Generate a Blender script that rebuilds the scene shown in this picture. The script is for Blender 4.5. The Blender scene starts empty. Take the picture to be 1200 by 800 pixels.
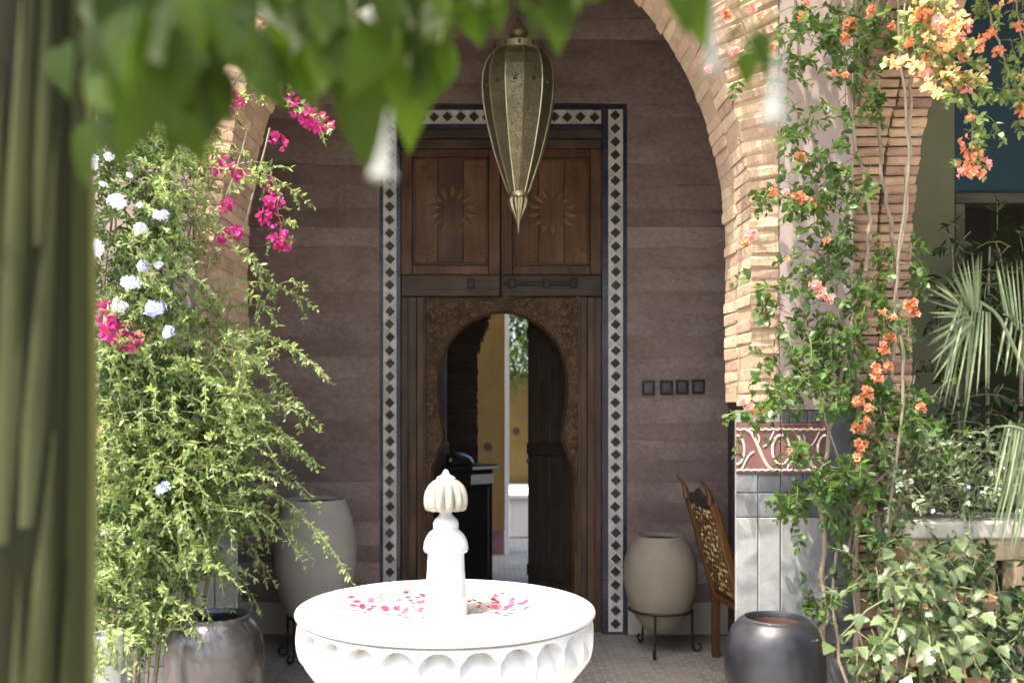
import bpy, math, random
import numpy as np
from mathutils import Vector, Matrix, Euler

random.seed(7)
rng = np.random.default_rng(7)
R = math.radians
scene = bpy.context.scene
C = scene.collection

# ------------------------------------------------------------------ camera
EYE = 1.65
FPX, VX, VY = 1100.0, 570.0, 480.0        # focal length and vanishing point in a 1200 px wide frame
cam_d = bpy.data.cameras.new('camera')
cam_d.sensor_width = 36.0
cam_d.lens = FPX / 1200 * 36
cam_d.shift_x = (600 - VX) / 1200
cam_d.shift_y = (VY - 400) / 1200
cam_d.clip_start = 0.05
cam_d.clip_end = 500
cam_d.dof.use_dof = True
cam_d.dof.focus_distance = 4.6
cam_d.dof.aperture_fstop = 1.9
cam = bpy.data.objects.new('camera', cam_d)
cam.location = (0, 0, EYE)
cam.rotation_euler = (R(90), 0, 0)
C.objects.link(cam)
scene.camera = cam

# ------------------------------------------------------------------ sky, sun, exposure
SUN = Vector((-1.05, -1.0, 3.3)).normalized()      # towards the sun: behind the camera, left, high
world = bpy.data.worlds.new('World')
scene.world = world
world.use_nodes = True
wn = world.node_tree.nodes
wl = world.node_tree.links
wn.clear()
w_out = wn.new('ShaderNodeOutputWorld')
w_bg = wn.new('ShaderNodeBackground')
w_sky = wn.new('ShaderNodeTexSky')
w_sky.sky_type = 'NISHITA'
w_sky.sun_disc = False
w_sky.sun_elevation = math.asin(SUN.z)
w_sky.sun_rotation = math.atan2(SUN.x, SUN.y)
w_sky.air_density = 1.0
w_sky.dust_density = 4.0
w_sky.ozone_density = 0.4
w_bg.inputs['Strength'].default_value = 0.15
wl.new(w_sky.outputs[0], w_bg.inputs[0])
wl.new(w_bg.outputs[0], w_out.inputs[0])
sun_d = bpy.data.lights.new('sun', 'SUN')
sun_d.energy = 2.5
sun_d.angle = R(0.5)
sun_d.color = (1.0, 0.93, 0.82)
sun = bpy.data.objects.new('sun', sun_d)
sun.rotation_euler = (-SUN).to_track_quat('-Z', 'Y').to_euler()
sun.location = (-4, -4, 9)
C.objects.link(sun)
scene.view_settings.view_transform = 'Standard'
scene.view_settings.look = 'None'
scene.view_settings.gamma = 1.0
scene.view_settings.use_curve_mapping = False
scene.view_settings.exposure = 2.28
scene.cycles.max_bounces = 6
scene.cycles.diffuse_bounces = 5
scene.cycles.glossy_bounces = 3
scene.cycles.transmission_bounces = 4
scene.cycles.adaptive_threshold = 0.02
scene.cycles.transparent_max_bounces = 12
scene.cycles.caustics_reflective = False
scene.cycles.caustics_refractive = False
scene.cycles.use_denoising = True


# ------------------------------------------------------------------ helpers
def P(px, py, y):
    """a point of the place, given where it is seen and how many metres away it stands"""
    return Vector(((px - VX) * y / FPX, y, EYE - (py - VY) * y / FPX))


def X(px, y): return (px - VX) * y / FPX
def Z(py, y): return EYE - (py - VY) * y / FPX


def tag(o, label=None, cat=None, group=None, kind=None):
    if label: o['label'] = label
    if cat: o['category'] = cat
    if group: o['group'] = group
    if kind: o['kind'] = kind
    return o


def thing(name, label, cat, loc=(0, 0, 0), rz=0.0, group=None):
    o = bpy.data.objects.new(name, None)
    o.location = loc
    o.rotation_euler = (0, 0, rz)
    o.empty_display_size = 0.1
    C.objects.link(o)
    return tag(o, label, cat, group)


def mesh_of(name, verts, faces, mat=None, smooth=False):
    m = bpy.data.meshes.new(name)
    m.from_pydata([tuple(v) for v in verts], [], [tuple(f) for f in faces])
    if smooth:
        m.polygons.foreach_set('use_smooth', [True] * len(m.polygons))
    if mat: m.materials.append(mat)
    m.update()
    return m


def link(name, me, parent=None, loc=None, rot=None, scale=None, matrix=None):
    o = bpy.data.objects.new(name, me)
    if loc is not None: o.location = loc
    if rot is not None: o.rotation_euler = rot
    if scale is not None: o.scale = scale
    if matrix is not None: o.matrix_local = matrix
    if parent is not None: o.parent = parent
    C.objects.link(o)
    return o


class MB:
    """collects shapes into one mesh"""
    def __init__(s):
        s.v = []; s.f = []

    def add(s, verts, faces, M=None):
        b = len(s.v)
        if M is not None: verts = [M @ Vector(v) for v in verts]
        s.v.extend([tuple(v) for v in verts])
        s.f.extend([tuple(i + b for i in f) for f in faces])
        return s

    def box(s, x0, x1, y0, y1, z0, z1, ch=0.0, M=None):
        if ch <= 0:
            v = [(x, y, z) for x in (x0, x1) for y in (y0, y1) for z in (z0, z1)]
            f = [(0, 1, 3, 2), (4, 6, 7, 5), (0, 4, 5, 1), (2, 3, 7, 6), (0, 2, 6, 4), (1, 5, 7, 3)]
            return s.add(v, f, M)
        c = ch
        v = []; idx = {}
        for ix, x in enumerate((x0, x1)):
            for iy, y in enumerate((y0, y1)):
                for iz, z in enumerate((z0, z1)):
                    sx, sy, sz = (c if ix == 0 else -c), (c if iy == 0 else -c), (c if iz == 0 else -c)
                    idx[ix, iy, iz, 0] = len(v); v.append((x, y + sy, z + sz))
                    idx[ix, iy, iz, 1] = len(v); v.append((x + sx, y, z + sz))
                    idx[ix, iy, iz, 2] = len(v); v.append((x + sx, y + sy, z))
        f = []
        I = lambda a, b, d, k: idx[a, b, d, k]
        for a in (0, 1):
            q = [I(a, 0, 0, 0), I(a, 1, 0, 0), I(a, 1, 1, 0), I(a, 0, 1, 0)]
            f.append(q if a else q[::-1])
            q = [I(0, a, 0, 1), I(1, a, 0, 1), I(1, a, 1, 1), I(0, a, 1, 1)]
            f.append(q[::-1] if a else q)
            q = [I(0, 0, a, 2), I(1, 0, a, 2), I(1, 1, a, 2), I(0, 1, a, 2)]
            f.append(q if a else q[::-1])
        for a in (0, 1):
            for b in (0, 1):
                fl = (a + b) % 2
                q = [I(a, b, 0, 0), I(a, b, 1, 0), I(a, b, 1, 1), I(a, b, 0, 1)]
                f.append(q if not fl else q[::-1])
                q = [I(a, 0, b, 0), I(a, 1, b, 0), I(a, 1, b, 2), I(a, 0, b, 2)]
                f.append(q[::-1] if not fl else q)
                q = [I(0, a, b, 1), I(1, a, b, 1), I(1, a, b, 2), I(0, a, b, 2)]
                f.append(q if not fl else q[::-1])
                for d in (0, 1):
                    t = [I(a, b, d, 0), I(a, b, d, 1), I(a, b, d, 2)]
                    f.append(t if (a + b + d) % 2 else t[::-1])
        return s.add(v, f, M)

    def lathe(s, prof, n=32, M=None, rfun=None, cap0=False, cap1=False):
        v = []; f = []
        for i, (r, z) in enumerate(prof):
            for k in range(n):
                a = 2 * math.pi * k / n
                rr = rfun(a, r, z, i) if rfun else r
                v.append((rr * math.cos(a), rr * math.sin(a), z))
        for i in range(len(prof) - 1):
            for k in range(n):
                k2 = (k + 1) % n
                f.append((i * n + k, i * n + k2, (i + 1) * n + k2, (i + 1) * n + k))
        if cap0: f.append(tuple(range(n))[::-1])
        if cap1: f.append(tuple((len(prof) - 1) * n + k for k in range(n)))
        return s.add(v, f, M)

    def tube(s, pts, rad, n=8, M=None, caps=True):
        pts = [Vector(p) for p in pts]
        if not hasattr(rad, '__len__'): rad = [rad] * len(pts)
        v = []; f = []
        t0 = (pts[1] - pts[0]).normalized()
        up = Vector((0, 0, 1)) if abs(t0.z) < .9 else Vector((1, 0, 0))
        u = t0.cross(up).normalized()
        for i, p in enumerate(pts):
            t = (pts[min(i + 1, len(pts) - 1)] - pts[max(i - 1, 0)]).normalized()
            u = (u - t * u.dot(t))
            if u.length < 1e-6: u = t.orthogonal()
            u.normalize()
            w = t.cross(u)
            for k in range(n):
                a = 2 * math.pi * k / n
                v.append(p + (u * math.cos(a) + w * math.sin(a)) * rad[i])
        for i in range(len(pts) - 1):
            for k in range(n):
                k2 = (k + 1) % n
                f.append((i * n + k, i * n + k2, (i + 1) * n + k2, (i + 1) * n + k))
        if caps:
            f.append(tuple(range(n))[::-1])
            f.append(tuple((len(pts) - 1) * n + k for k in range(n)))
        return s.add(v, f, M)

    def prism(s, poly, y0, y1, M=None):
        """polygon in x,z extruded along y"""
        n = len(poly)
        v = [(x, y0, z) for x, z in poly] + [(x, y1, z) for x, z in poly]
        f = [tuple(range(n)), tuple(range(2 * n - 1, n - 1, -1))]
        f += [((k + 1) % n, k, n + k, n + (k + 1) % n) for k in range(n)]
        return s.add(v, f, M)

    def band(s, inner, outer, y0, y1, M=None):
        """open strip between two x,z polylines of equal length, extruded along y"""
        n = len(inner)
        v = []
        for y in (y0, y1):
            v += [(x, y, z) for x, z in inner] + [(x, y, z) for x, z in outer]
        f = []
        for k in range(n - 1):
            f.append((k, k + 1, n + k + 1, n + k))
            f.append((2 * n + k + 1, 2 * n + k, 3 * n + k, 3 * n + k + 1))
            f.append((k + 1, k, 2 * n + k, 2 * n + k + 1))
            f.append((n + k, n + k + 1, 3 * n + k + 1, 3 * n + k))
        f.append((0, n, 3 * n, 2 * n))
        f.append((n - 1, 2 * n + n - 1, 3 * n + n - 1, n + n - 1))
        return s.add(v, f, M)

    def mesh(s, name, mat=None, smooth=False):
        return mesh_of(name, s.v, s.f, mat, smooth)

    def build(s, name, mat, parent=None, smooth=False, **k):
        return link(name, s.mesh(name, mat, smooth), parent, **k)


def smooth_angle(o, deg=40):
    o.data.polygons.foreach_set('use_smooth', [True] * len(o.data.polygons))
    try:
        o.data.set_sharp_from_angle(angle=R(deg))
    except Exception:
        pass
    return o


def jitter(me, amt, seed=0):
    r = np.random.default_rng(seed)
    n = len(me.vertices)
    co = np.empty(n * 3); me.vertices.foreach_get('co', co)
    co += r.normal(0, amt, n * 3)
    me.vertices.foreach_set('co', co); me.update()


# ------------------------------------------------------------------ materials
MATS = {}


class NT:
    def __init__(s, name):
        m = bpy.data.materials.new(name); m.use_nodes = True
        s.m = m; s.t = m.node_tree; s.n = s.t.nodes; s.l = s.t.links
        s.b = s.n['Principled BSDF']; s.out = s.n['Material Output']

    def node(s, kind, **kw):
        n = s.n.new(kind)
        for k, v in kw.items():
            if k in ('inp',):
                for a, b in v.items():
                    if hasattr(b, 'is_output'): s.l.new(b, n.inputs[a])
                    else: n.inputs[a].default_value = b
            else: setattr(n, k, v)
        return n

    def coord(s, which='Object', scale=(1, 1, 1), rnd=True):
        tc = s.node('ShaderNodeTexCoord')
        mp = s.node('ShaderNodeMapping', inp={'Vector': tc.outputs[which], 'Scale': scale})
        if rnd:
            oi = s.node('ShaderNodeObjectInfo')
            cx = s.node('ShaderNodeCombineXYZ')
            mul = s.node('ShaderNodeMath', operation='MULTIPLY', inp={0: oi.outputs['Random'], 1: 37.0})
            for k in range(3): s.l.new(mul.outputs[0], cx.inputs[k])
            s.l.new(cx.outputs[0], mp.inputs['Location'])
        return mp.outputs[0]

    def noise(s, vec, scale=5, detail=4, rough=.55, out='Fac', dist=0.0):
        n = s.node('ShaderNodeTexNoise', inp={'Vector': vec, 'Scale': scale, 'Detail': detail, 'Roughness': rough, 'Distortion': dist})
        return n.outputs[out]

    def ramp(s, fac, stops):
        r = s.node('ShaderNodeValToRGB', inp={'Fac': fac})
        e = r.color_ramp.elements
        while len(e) < len(stops): e.new(.5)
        for k, (p, c) in enumerate(stops):
            e[k].position = p; e[k].color = (c[0], c[1], c[2], 1) if hasattr(c, '__len__') else (c, c, c, 1)
        return r.outputs[0]

    def mix(s, fac, a, b, mode='MIX'):
        n = s.node('ShaderNodeMix', data_type='RGBA', blend_type=mode)
        for sock, val in ((n.inputs[0], fac), (n.inputs[6], a), (n.inputs[7], b)):
            if hasattr(val, 'is_output'): s.l.new(val, sock)
            elif hasattr(val, '__len__'): sock.default_value = (*val[:3], 1)
            else: sock.default_value = val
        return n.outputs[2]

    def hsv(s, col, h=.5, sat=1.0, v=1.0):
        n = s.node('ShaderNodeHueSaturation', inp={'Hue': h, 'Saturation': sat, 'Value': v})
        if hasattr(col, 'is_output'): s.l.new(col, n.inputs['Color'])
        else: n.inputs['Color'].default_value = (*col[:3], 1)
        return n.outputs[0]

    def objrand(s, lo, hi):
        oi = s.node('ShaderNodeObjectInfo')
        return s.node('ShaderNodeMapRange', inp={'Value': oi.outputs['Random'], 'To Min': lo, 'To Max': hi}).outputs[0]

    def islrand(s, lo, hi):
        g = s.node('ShaderNodeNewGeometry')
        return s.node('ShaderNodeMapRange', inp={'Value': g.outputs['Random Per Island'], 'To Min': lo, 'To Max': hi}).outputs[0]

    def bump(s, h, strength=.3, dist=.01):
        n = s.node('ShaderNodeBump', inp={'Height': h, 'Strength': strength, 'Distance': dist})
        s.l.new(n.outputs[0], s.b.inputs['Normal'])
        return n

    def set(s, **k):
        for a, v in k.items():
            a = a.replace('_', ' ')
            if hasattr(v, 'is_output'): s.l.new(v, s.b.inputs[a])
            elif hasattr(v, '__len__'): s.b.inputs[a].default_value = (*v[:3], 1)
            else: s.b.inputs[a].default_value = v
        return s.m


def mat_simple(name, col, rough=.6, var=.25, scale=8, bump=.2, metal=0.0, dist=.005, objv=.15, spec=.4, detail=5):
    t = NT(name)
    co = t.coord()
    n = t.noise(co, scale, detail, .6)
    lo = tuple(c * (1 - var) for c in col); hi = tuple(min(1, c * (1 + var)) for c in col)
    c = t.ramp(n, [(.25, lo), (.75, hi)])
    c = t.hsv(c, v=t.objrand(1 - objv, 1 + objv))
    t.bump(t.noise(co, scale * 6, 4, .6), bump, dist)
    MATS[name] = t.set(Base_Color=c, Roughness=rough, Metallic=metal, Specular_IOR_Level=spec)
    return MATS[name]


def mat_wood(name, dark, light, rough=.5, axis='z', scale=1.0, bump=.35):
    t = NT(name)
    st = {'z': (14, 14, .9), 'x': (.9, 14, 14), 'y': (14, .9, 14)}[axis]
    co = t.coord(scale=tuple(a * scale for a in st))
    n = t.noise(co, 2.2, 7, .62, dist=.6)
    co2 = t.coord(scale=(1.6, 1.6, 1.6))
    n2 = t.noise(co2, 2.0, 3, .5)
    c = t.ramp(n, [(.28, dark), (.5, tuple((a + b) / 2 for a, b in zip(dark, light))), (.72, light)])
    c = t.mix(t.ramp(n2, [(.35, .0), (.7, .55)]), c, tuple(a * .45 for a in dark))
    c = t.hsv(c, v=t.objrand(.75, 1.2))
    t.bump(n, bump, .004)
    MATS[name] = t.set(Base_Color=c, Roughness=t.ramp(n2, [(.3, rough * .8), (.7, min(1, rough * 1.25))]), Specular_IOR_Level=.35)
    return MATS[name]


def mat_leaf(name, dark, light, transl=.35, rough=.45, tcol=None, per='island', spec=.35, hue=.02):
    t = NT(name)
    r = t.islrand(0, 1) if per == 'island' else t.objrand(0, 1)
    c = t.ramp(r, [(0, dark), (.55, tuple((a + b) / 2 for a, b in zip(dark, light))), (1, light)])
    co = t.coord(rnd=False)
    n = t.noise(co, 14, 3)
    c = t.hsv(c, h=t.node('ShaderNodeMapRange', inp={'Value': n, 'To Min': .5 - hue, 'To Max': .5 + hue}).outputs[0],
              v=t.node('ShaderNodeMapRange', inp={'Value': n, 'To Min': .7, 'To Max': 1.3}).outputs[0])
    t.set(Base_Color=c, Roughness=rough, Specular_IOR_Level=spec)
    tr = t.node('ShaderNodeBsdfTranslucent')
    tc = t.mix(.75, c, tcol or tuple(min(1, x * 1.6) for x in light))
    t.l.new(tc, tr.inputs[0])
    ms = t.node('ShaderNodeMixShader', inp={0: transl, 1: t.b.outputs[0], 2: tr.outputs[0]})
    t.l.new(ms.outputs[0], t.out.inputs[0])
    MATS[name] = t.m
    return t.m


def mat_earth(name, lo, mid, hi, speck):
    t = NT(name)
    co = t.coord('Object', (1, 1, 1.4))
    n1 = t.noise(co, 3.2, 7, .62)
    n2 = t.noise(co, 26, 5, .7)
    n3 = t.noise(t.coord('Object', (.6, .6, 1.2), False), 1.5, 4)
    c = t.ramp(n1, [(.25, lo), (.5, mid), (.78, hi)])
    c = t.mix(t.ramp(n2, [(.48, 0), (.75, speck)]), c, tuple(min(1, a * 1.35) for a in hi))
    c = t.mix(t.ramp(n2, [(.28, speck), (.45, 0)]), c, tuple(a * .7 for a in lo))
    c = t.hsv(c, v=t.node('ShaderNodeMapRange', inp={'Value': n3, 'From Min': .3, 'From Max': .7, 'To Min': .86, 'To Max': 1.14}).outputs[0])
    c = t.hsv(c, v=t.objrand(.85, 1.15))
    t.bump(t.mix(.55, n1, n2), .7, .014)
    MATS[name] = t.set(Base_Color=c, Roughness=.95, Specular_IOR_Level=.12)


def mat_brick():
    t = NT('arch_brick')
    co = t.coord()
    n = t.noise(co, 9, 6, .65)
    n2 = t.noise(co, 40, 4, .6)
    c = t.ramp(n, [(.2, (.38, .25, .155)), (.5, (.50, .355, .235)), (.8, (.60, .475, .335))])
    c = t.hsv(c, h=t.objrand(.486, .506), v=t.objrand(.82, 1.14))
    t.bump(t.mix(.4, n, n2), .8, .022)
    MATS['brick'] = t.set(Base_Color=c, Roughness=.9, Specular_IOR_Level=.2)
    t = NT('red_brick')
    co = t.coord()
    n = t.noise(co, 12, 5, .6)
    c = t.ramp(n, [(.25, (.26, .15, .10)), (.75, (.44, .29, .20))])
    c = t.hsv(c, h=t.objrand(.49, .515), v=t.objrand(.7, 1.25))
    t.bump(n, .5, .01)
    MATS['red_brick'] = t.set(Base_Color=c, Roughness=.88, Specular_IOR_Level=.2)


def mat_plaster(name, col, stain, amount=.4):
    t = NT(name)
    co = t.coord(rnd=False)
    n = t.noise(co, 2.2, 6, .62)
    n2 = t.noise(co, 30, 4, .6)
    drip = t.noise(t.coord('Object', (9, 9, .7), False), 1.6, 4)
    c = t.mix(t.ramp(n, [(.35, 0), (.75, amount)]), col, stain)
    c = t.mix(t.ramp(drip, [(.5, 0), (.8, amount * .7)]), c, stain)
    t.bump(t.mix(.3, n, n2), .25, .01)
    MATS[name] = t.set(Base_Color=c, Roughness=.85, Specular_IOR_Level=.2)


def mat_marble(name, col, vein, rough=.35, scale=3.0, amount=.5, spec=.5):
    t = NT(name)
    co = t.coord()
    n = t.noise(co, scale, 7, .62, dist=1.4)
    c = t.ramp(n, [(.3, vein), (.45, tuple(a * (1 - amount) + b * amount for a, b in zip(col, vein))), (.58, col), (1, col)])
    n2 = t.noise(co, scale * 3.2, 4, .6)
    c = t.mix(t.ramp(n2, [(.35, .3), (.6, 0)]), c, vein)
    t.bump(t.noise(co, 60, 3), .05, .003)
    MATS[name] = t.set(Base_Color=c, Roughness=rough, Specular_IOR_Level=spec)


def mat_glaze(name, col, rough=.12, dirt=None, var=.3, coat=.6, scale=6):
    t = NT(name)
    co = t.coord()
    n = t.noise(co, scale, 5, .6)
    c = t.ramp(n, [(.3, tuple(a * (1 - var) for a in col)), (.7, tuple(min(1, a * (1 + var)) for a in col))])
    c = t.hsv(c, v=t.objrand(.75, 1.2))
    if dirt:
        c = t.mix(t.ramp(t.noise(co, scale * .5, 5), [(.5, 0), (.7, .6)]), c, dirt)
    t.bump(t.noise(co, scale * 1.5, 3), .12, .006)
    MATS[name] = t.set(Base_Color=c, Roughness=t.ramp(n, [(.3, rough), (.7, rough * 2.2)]), Coat_Weight=coat, Coat_Roughness=.06)


def mat_floor():
    t = NT('floor_tiles')
    tc = t.node('ShaderNodeTexCoord')
    br = t.node('ShaderNodeTexBrick', offset=.5, inp={'Vector': tc.outputs['Object'], 'Scale': 1.0, 'Mortar Size': .006,
                'Brick Width': .105, 'Row Height': .052, 'Color1': (.15, .142, .13, 1), 'Color2': (.26, .248, .225, 1), 'Mortar': (.38, .36, .32, 1), 'Bias': 0.0})
    n = t.noise(tc.outputs['Object'], 1.3, 5)
    st = t.noise(t.coord('Object', (9.5, .6, 1), False), 1.0, 2)
    c = t.mix(t.ramp(st, [(.45, 0), (.6, .45)]), br.outputs['Color'], (.33, .305, .265))
    c = t.mix(t.ramp(n, [(.4, 0), (.75, .4)]), c, (.14, .125, .105))
    t.bump(br.outputs['Fac'], -.35, .004)
    MATS['floor'] = t.set(Base_Color=c, Roughness=t.ramp(n, [(.3, .4), (.7, .65)]), Specular_IOR_Level=.4)


def mat_brass_panel():
    t = NT('pierced_brass')
    co = t.coord('Object', (1, 1, 1), False)
    v = t.node('ShaderNodeTexVoronoi', feature='F1', inp={'Vector': co, 'Scale': 130.0})
    hole = t.ramp(v.outputs['Distance'], [(.28, 0), (.42, 1)])
    n = t.noise(co, 9, 4)
    c = t.mix(hole, (.03, .024, .014), t.ramp(n, [(.3, (.12, .10, .055)), (.7, (.20, .17, .095))]))
    t.bump(hole, .5, .004)
    MATS['pierced_brass'] = t.set(Base_Color=c, Roughness=.42, Metallic=.55)


def mat_carved(name, dark, light, scale=55):
    t = NT(name)
    co = t.coord('Object', (1, 1, 1), False)
    v = t.node('ShaderNodeTexVoronoi', feature='DISTANCE_TO_EDGE', inp={'Vector': co, 'Scale': scale})
    n = t.noise(co, 7, 5)
    h = t.ramp(v.outputs[0], [(.02, 0), (.2, 1)])
    c = t.ramp(n, [(.3, dark), (.7, light)])
    c = t.mix(t.ramp(v.outputs[0], [(.02, .6), (.14, 0)]), c, tuple(a * .35 for a in dark))
    t.bump(h, .9, .008)
    MATS[name] = t.set(Base_Color=c, Roughness=.6, Specular_IOR_Level=.3)


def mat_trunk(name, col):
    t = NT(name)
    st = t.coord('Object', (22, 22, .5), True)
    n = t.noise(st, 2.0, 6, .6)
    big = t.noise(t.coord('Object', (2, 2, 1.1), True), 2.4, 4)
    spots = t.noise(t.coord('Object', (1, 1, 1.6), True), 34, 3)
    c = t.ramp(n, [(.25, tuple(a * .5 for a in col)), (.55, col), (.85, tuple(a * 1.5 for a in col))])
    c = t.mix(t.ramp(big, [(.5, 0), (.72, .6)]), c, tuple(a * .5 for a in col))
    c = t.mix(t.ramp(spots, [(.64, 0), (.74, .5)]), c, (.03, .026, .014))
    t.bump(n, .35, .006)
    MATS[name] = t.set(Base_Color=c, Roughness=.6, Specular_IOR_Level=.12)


mat_trunk('stem_shaded', (.014, .015, .005)); mat_trunk('stem_dapple', (.050, .054, .021)); mat_trunk('stem_lit_edge', (.115, .118, .034)); mat_trunk('stem_olive', (.028, .032, .0085))  # trunk tones paint its lit stripes, bright edge and shaded core
mat_earth('earth_light', (.180, .129, .109), (.235, .173, .148), (.305, .233, .203), .55)
mat_earth('earth_dark', (.158, .109, .090), (.208, .149, .125), (.262, .195, .167), .4)
mat_brick(); mat_floor(); mat_brass_panel()
mat_plaster('pink_plaster', (.36, .285, .265), (.27, .205, .185), .5)
mat_plaster('green_plaster', (.135, .135, .078), (.095, .095, .055), .5)
mat_plaster('tan_plaster', (.27, .18, .062), (.17, .105, .035), .7)
mat_plaster('gold_plaster', (.19, .13, .042), (.11, .075, .022), .8)
mat_plaster('white_plaster', (.78, .76, .73), (.62, .58, .53), .4)
mat_plaster('skirting_plaster', (.42, .40, .345), (.29, .265, .23), .5)
mat_plaster('blue_paint', (.022, .048, .062), (.018, .036, .048), .5)
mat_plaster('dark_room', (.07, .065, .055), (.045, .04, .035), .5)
mat_plaster('mortar', (.44, .32, .21), (.32, .22, .135), .5)
mat_plaster('dark_mortar', (.12, .075, .055), (.09, .06, .04), .5)
mat_marble('white_marble', (.60, .59, .57), (.44, .43, .41), .35, 2.2, .4)
mat_marble('grey_marble', (.31, .315, .298), (.13, .138, .135), .35, 4.2, .6)
mat_marble('grey_slate', (.20, .205, .21), (.09, .092, .098), .4, 5.0, .5)
mat_marble('dark_slate', (.11, .115, .125), (.05, .052, .06), .35, 5.0, .5)
mat_marble('stained_shaded_marble', (.34, .315, .265), (.16, .14, .105), .5, 5.0, .5)  # beige stain of the finial cap, darkened to paint its part shade too
mat_glaze('white_tile', (.54, .505, .45), .3, (.36, .33, .28), .14, .2)
mat_glaze('brown_tile', (.038, .016, .010), .4, None, .4, .1)
mat_glaze('navy_tile', (.022, .024, .042), .25, None, .4, .3)
mat_glaze('frieze_tile', (.17, .072, .068), .4, (.24, .13, .12), .25, .1)
mat_simple('frieze_cream', (.56, .44, .37), .7, .2, 12, .2)
mat_glaze('black_glaze', (.010, .010, .013), .30, None, .5, .12)
mat_glaze('grey_glaze', (.036, .030, .027), .2, None, .45, .4, 4)


def mat_clay(name, col):
    t = NT(name)
    co = t.coord()
    n = t.noise(co, 4, 6, .6)
    ring = t.noise(t.coord('Object', (.6, .6, 34)), 1.4, 3)
    stain = t.noise(t.coord('Object', (3, 3, .8)), 1.8, 5, .65)
    c = t.ramp(n, [(.25, tuple(a * .85 for a in col)), (.75, tuple(a * 1.15 for a in col))])
    c = t.mix(t.ramp(stain, [(.52, 0), (.72, .35)]), c, tuple(a * .62 for a in col))
    c = t.mix(t.ramp(ring, [(.5, 0), (.75, .22)]), c, tuple(a * 1.25 for a in col))
    t.bump(t.mix(.5, ring, n), .35, .008)
    MATS[name] = t.set(Base_Color=c, Roughness=.75, Specular_IOR_Level=.3)


mat_clay('tan_clay', (.225, .197, .148)); mat_clay('lit_clay', (.36, .33, .275))  # paler copy of the clay, lightened to paint light on the left jar
mat_simple('clay_inside', (.085, .045, .032), .85, .3, 8, .3)
mat_simple('terracotta', (.40, .20, .115), .8, .22, 6, .3)
mat_simple('grey_stone', (.40, .40, .385), .8, .2, 7, .3)
mat_simple('ledge_stone', (.36, .33, .27), .8, .3, 9, .4)
mat_simple('iron', (.03, .028, .026), .55, .4, 30, .3, metal=.6)
mat_simple('dark_iron', (.05, .042, .036), .6, .4, 14, .4, metal=.3)
mat_simple('brass', (.36, .31, .19), .36, .3, 12, .3, metal=.8)
mat_simple('dark_plate', (.035, .033, .03), .35, .3, 9, .1)
mat_simple('inner_plate', (.10, .095, .085), .4, .3, 9, .1)
mat_simple('pale_paving', (.46, .44, .40), .7, .15, 3, .2)
mat_simple('dark_brick', (.055, .036, .027), .9, .35, 10, .5)  # plain dark brick tone for the passage jamb
mat_simple('soil', (.05, .035, .025), .95, .4, 20, .8, dist=.02)
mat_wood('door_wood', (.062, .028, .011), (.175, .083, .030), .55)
mat_wood('door_wood_dark', (.050, .026, .013), (.125, .064, .030), .5)
mat_wood('door_wood_rail', (.045, .030, .020), (.10, .066, .040), .6, 'x')
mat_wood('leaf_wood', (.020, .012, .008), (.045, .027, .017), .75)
mat_wood('console_wood', (.012, .011, .011), (.030, .026, .024), .35, 'x')
mat_wood('chair_wood', (.07, .031, .010), (.18, .082, .025), .4)
mat_wood('old_wood', (.26, .18, .10), (.45, .34, .21), .75)
mat_wood('frame_wood', (.05, .042, .026), (.11, .092, .058), .7, 'x')
mat_carved('carved_wood', (.070, .038, .020), (.19, .115, .060), 60)
mat_simple('scroll_wood', (.175, .105, .055), .55, .3, 9, .2)
mat_simple('rosette_wood', (.16, .085, .036), .5, .3, 9, .2)
mat_carved('carved_dark', (.03, .02, .013), (.09, .06, .04), 45)
mat_simple('inlay', (.62, .50, .26), .3, .3, 20, .2, objv=.3)
mat_simple('cushion', (.55, .51, .46), .9, .15, 20, .3)
mat_simple('bark', (.23, .19, .135), .85, .3, 14, .5)
mat_simple('twig', (.16, .17, .07), .75, .3, 14, .3)
mat_simple('vine_bark', (.27, .21, .15), .85, .3, 16, .5)
mat_leaf('jasmine_leaf', (.055, .105, .02), (.35, .43, .17), .38, .38, (.48, .62, .16))
mat_leaf('plumbago_leaf', (.032, .065, .018), (.11, .18, .04), .25)
mat_leaf('vine_leaf', (.028, .065, .015), (.095, .165, .038), .3, .4, (.25, .42, .06))
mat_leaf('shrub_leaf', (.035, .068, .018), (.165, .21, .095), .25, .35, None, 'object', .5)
mat_leaf('big_leaf', (.010, .018, .003), (.042, .068, .006), .42, .5, (.085, .165, .004), 'object', .12)
mat_leaf('palm_leaf', (.08, .12, .04), (.27, .31, .17), .2, .3, None, 'object', .45)
mat_leaf('variegated_leaf', (.022, .05, .012), (.30, .36, .20), .25)
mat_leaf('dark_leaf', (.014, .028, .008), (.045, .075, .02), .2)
mat_leaf('tree_leaf', (.04, .085, .014), (.11, .18, .035), .3)
mat_leaf('white_petal', (.72, .74, .82), (.86, .86, .90), .3, .6, (.8, .8, .85), hue=.005)
mat_leaf('blue_petal', (.50, .56, .80), (.74, .77, .90), .3, .6, (.7, .72, .9), hue=.005)
mat_leaf('magenta_petal', (.34, .02, .12), (.66, .06, .30), .35, .6, (.8, .08, .35), hue=.01)
mat_leaf('orange_petal', (.58, .17, .085), (.78, .36, .19), .35, .6, (.82, .38, .2), hue=.015)
mat_leaf('pink_petal', (.78, .22, .20), (.90, .45, .40), .35, .6, (.95, .45, .4), hue=.01)
mat_leaf('yellow_petal', (.80, .42, .20), (.88, .72, .36), .35, .6, (.9, .7, .35), hue=.02)
mat_leaf('rose_petal', (.22, .008, .03), (.55, .08, .15), .2, .6, (.5, .05, .12), 'object', hue=.005)
mat_leaf('trumpet_white', (.24, .245, .22), (.30, .305, .27), .3, .6, (.28, .285, .25), 'object', hue=.005)


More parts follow.
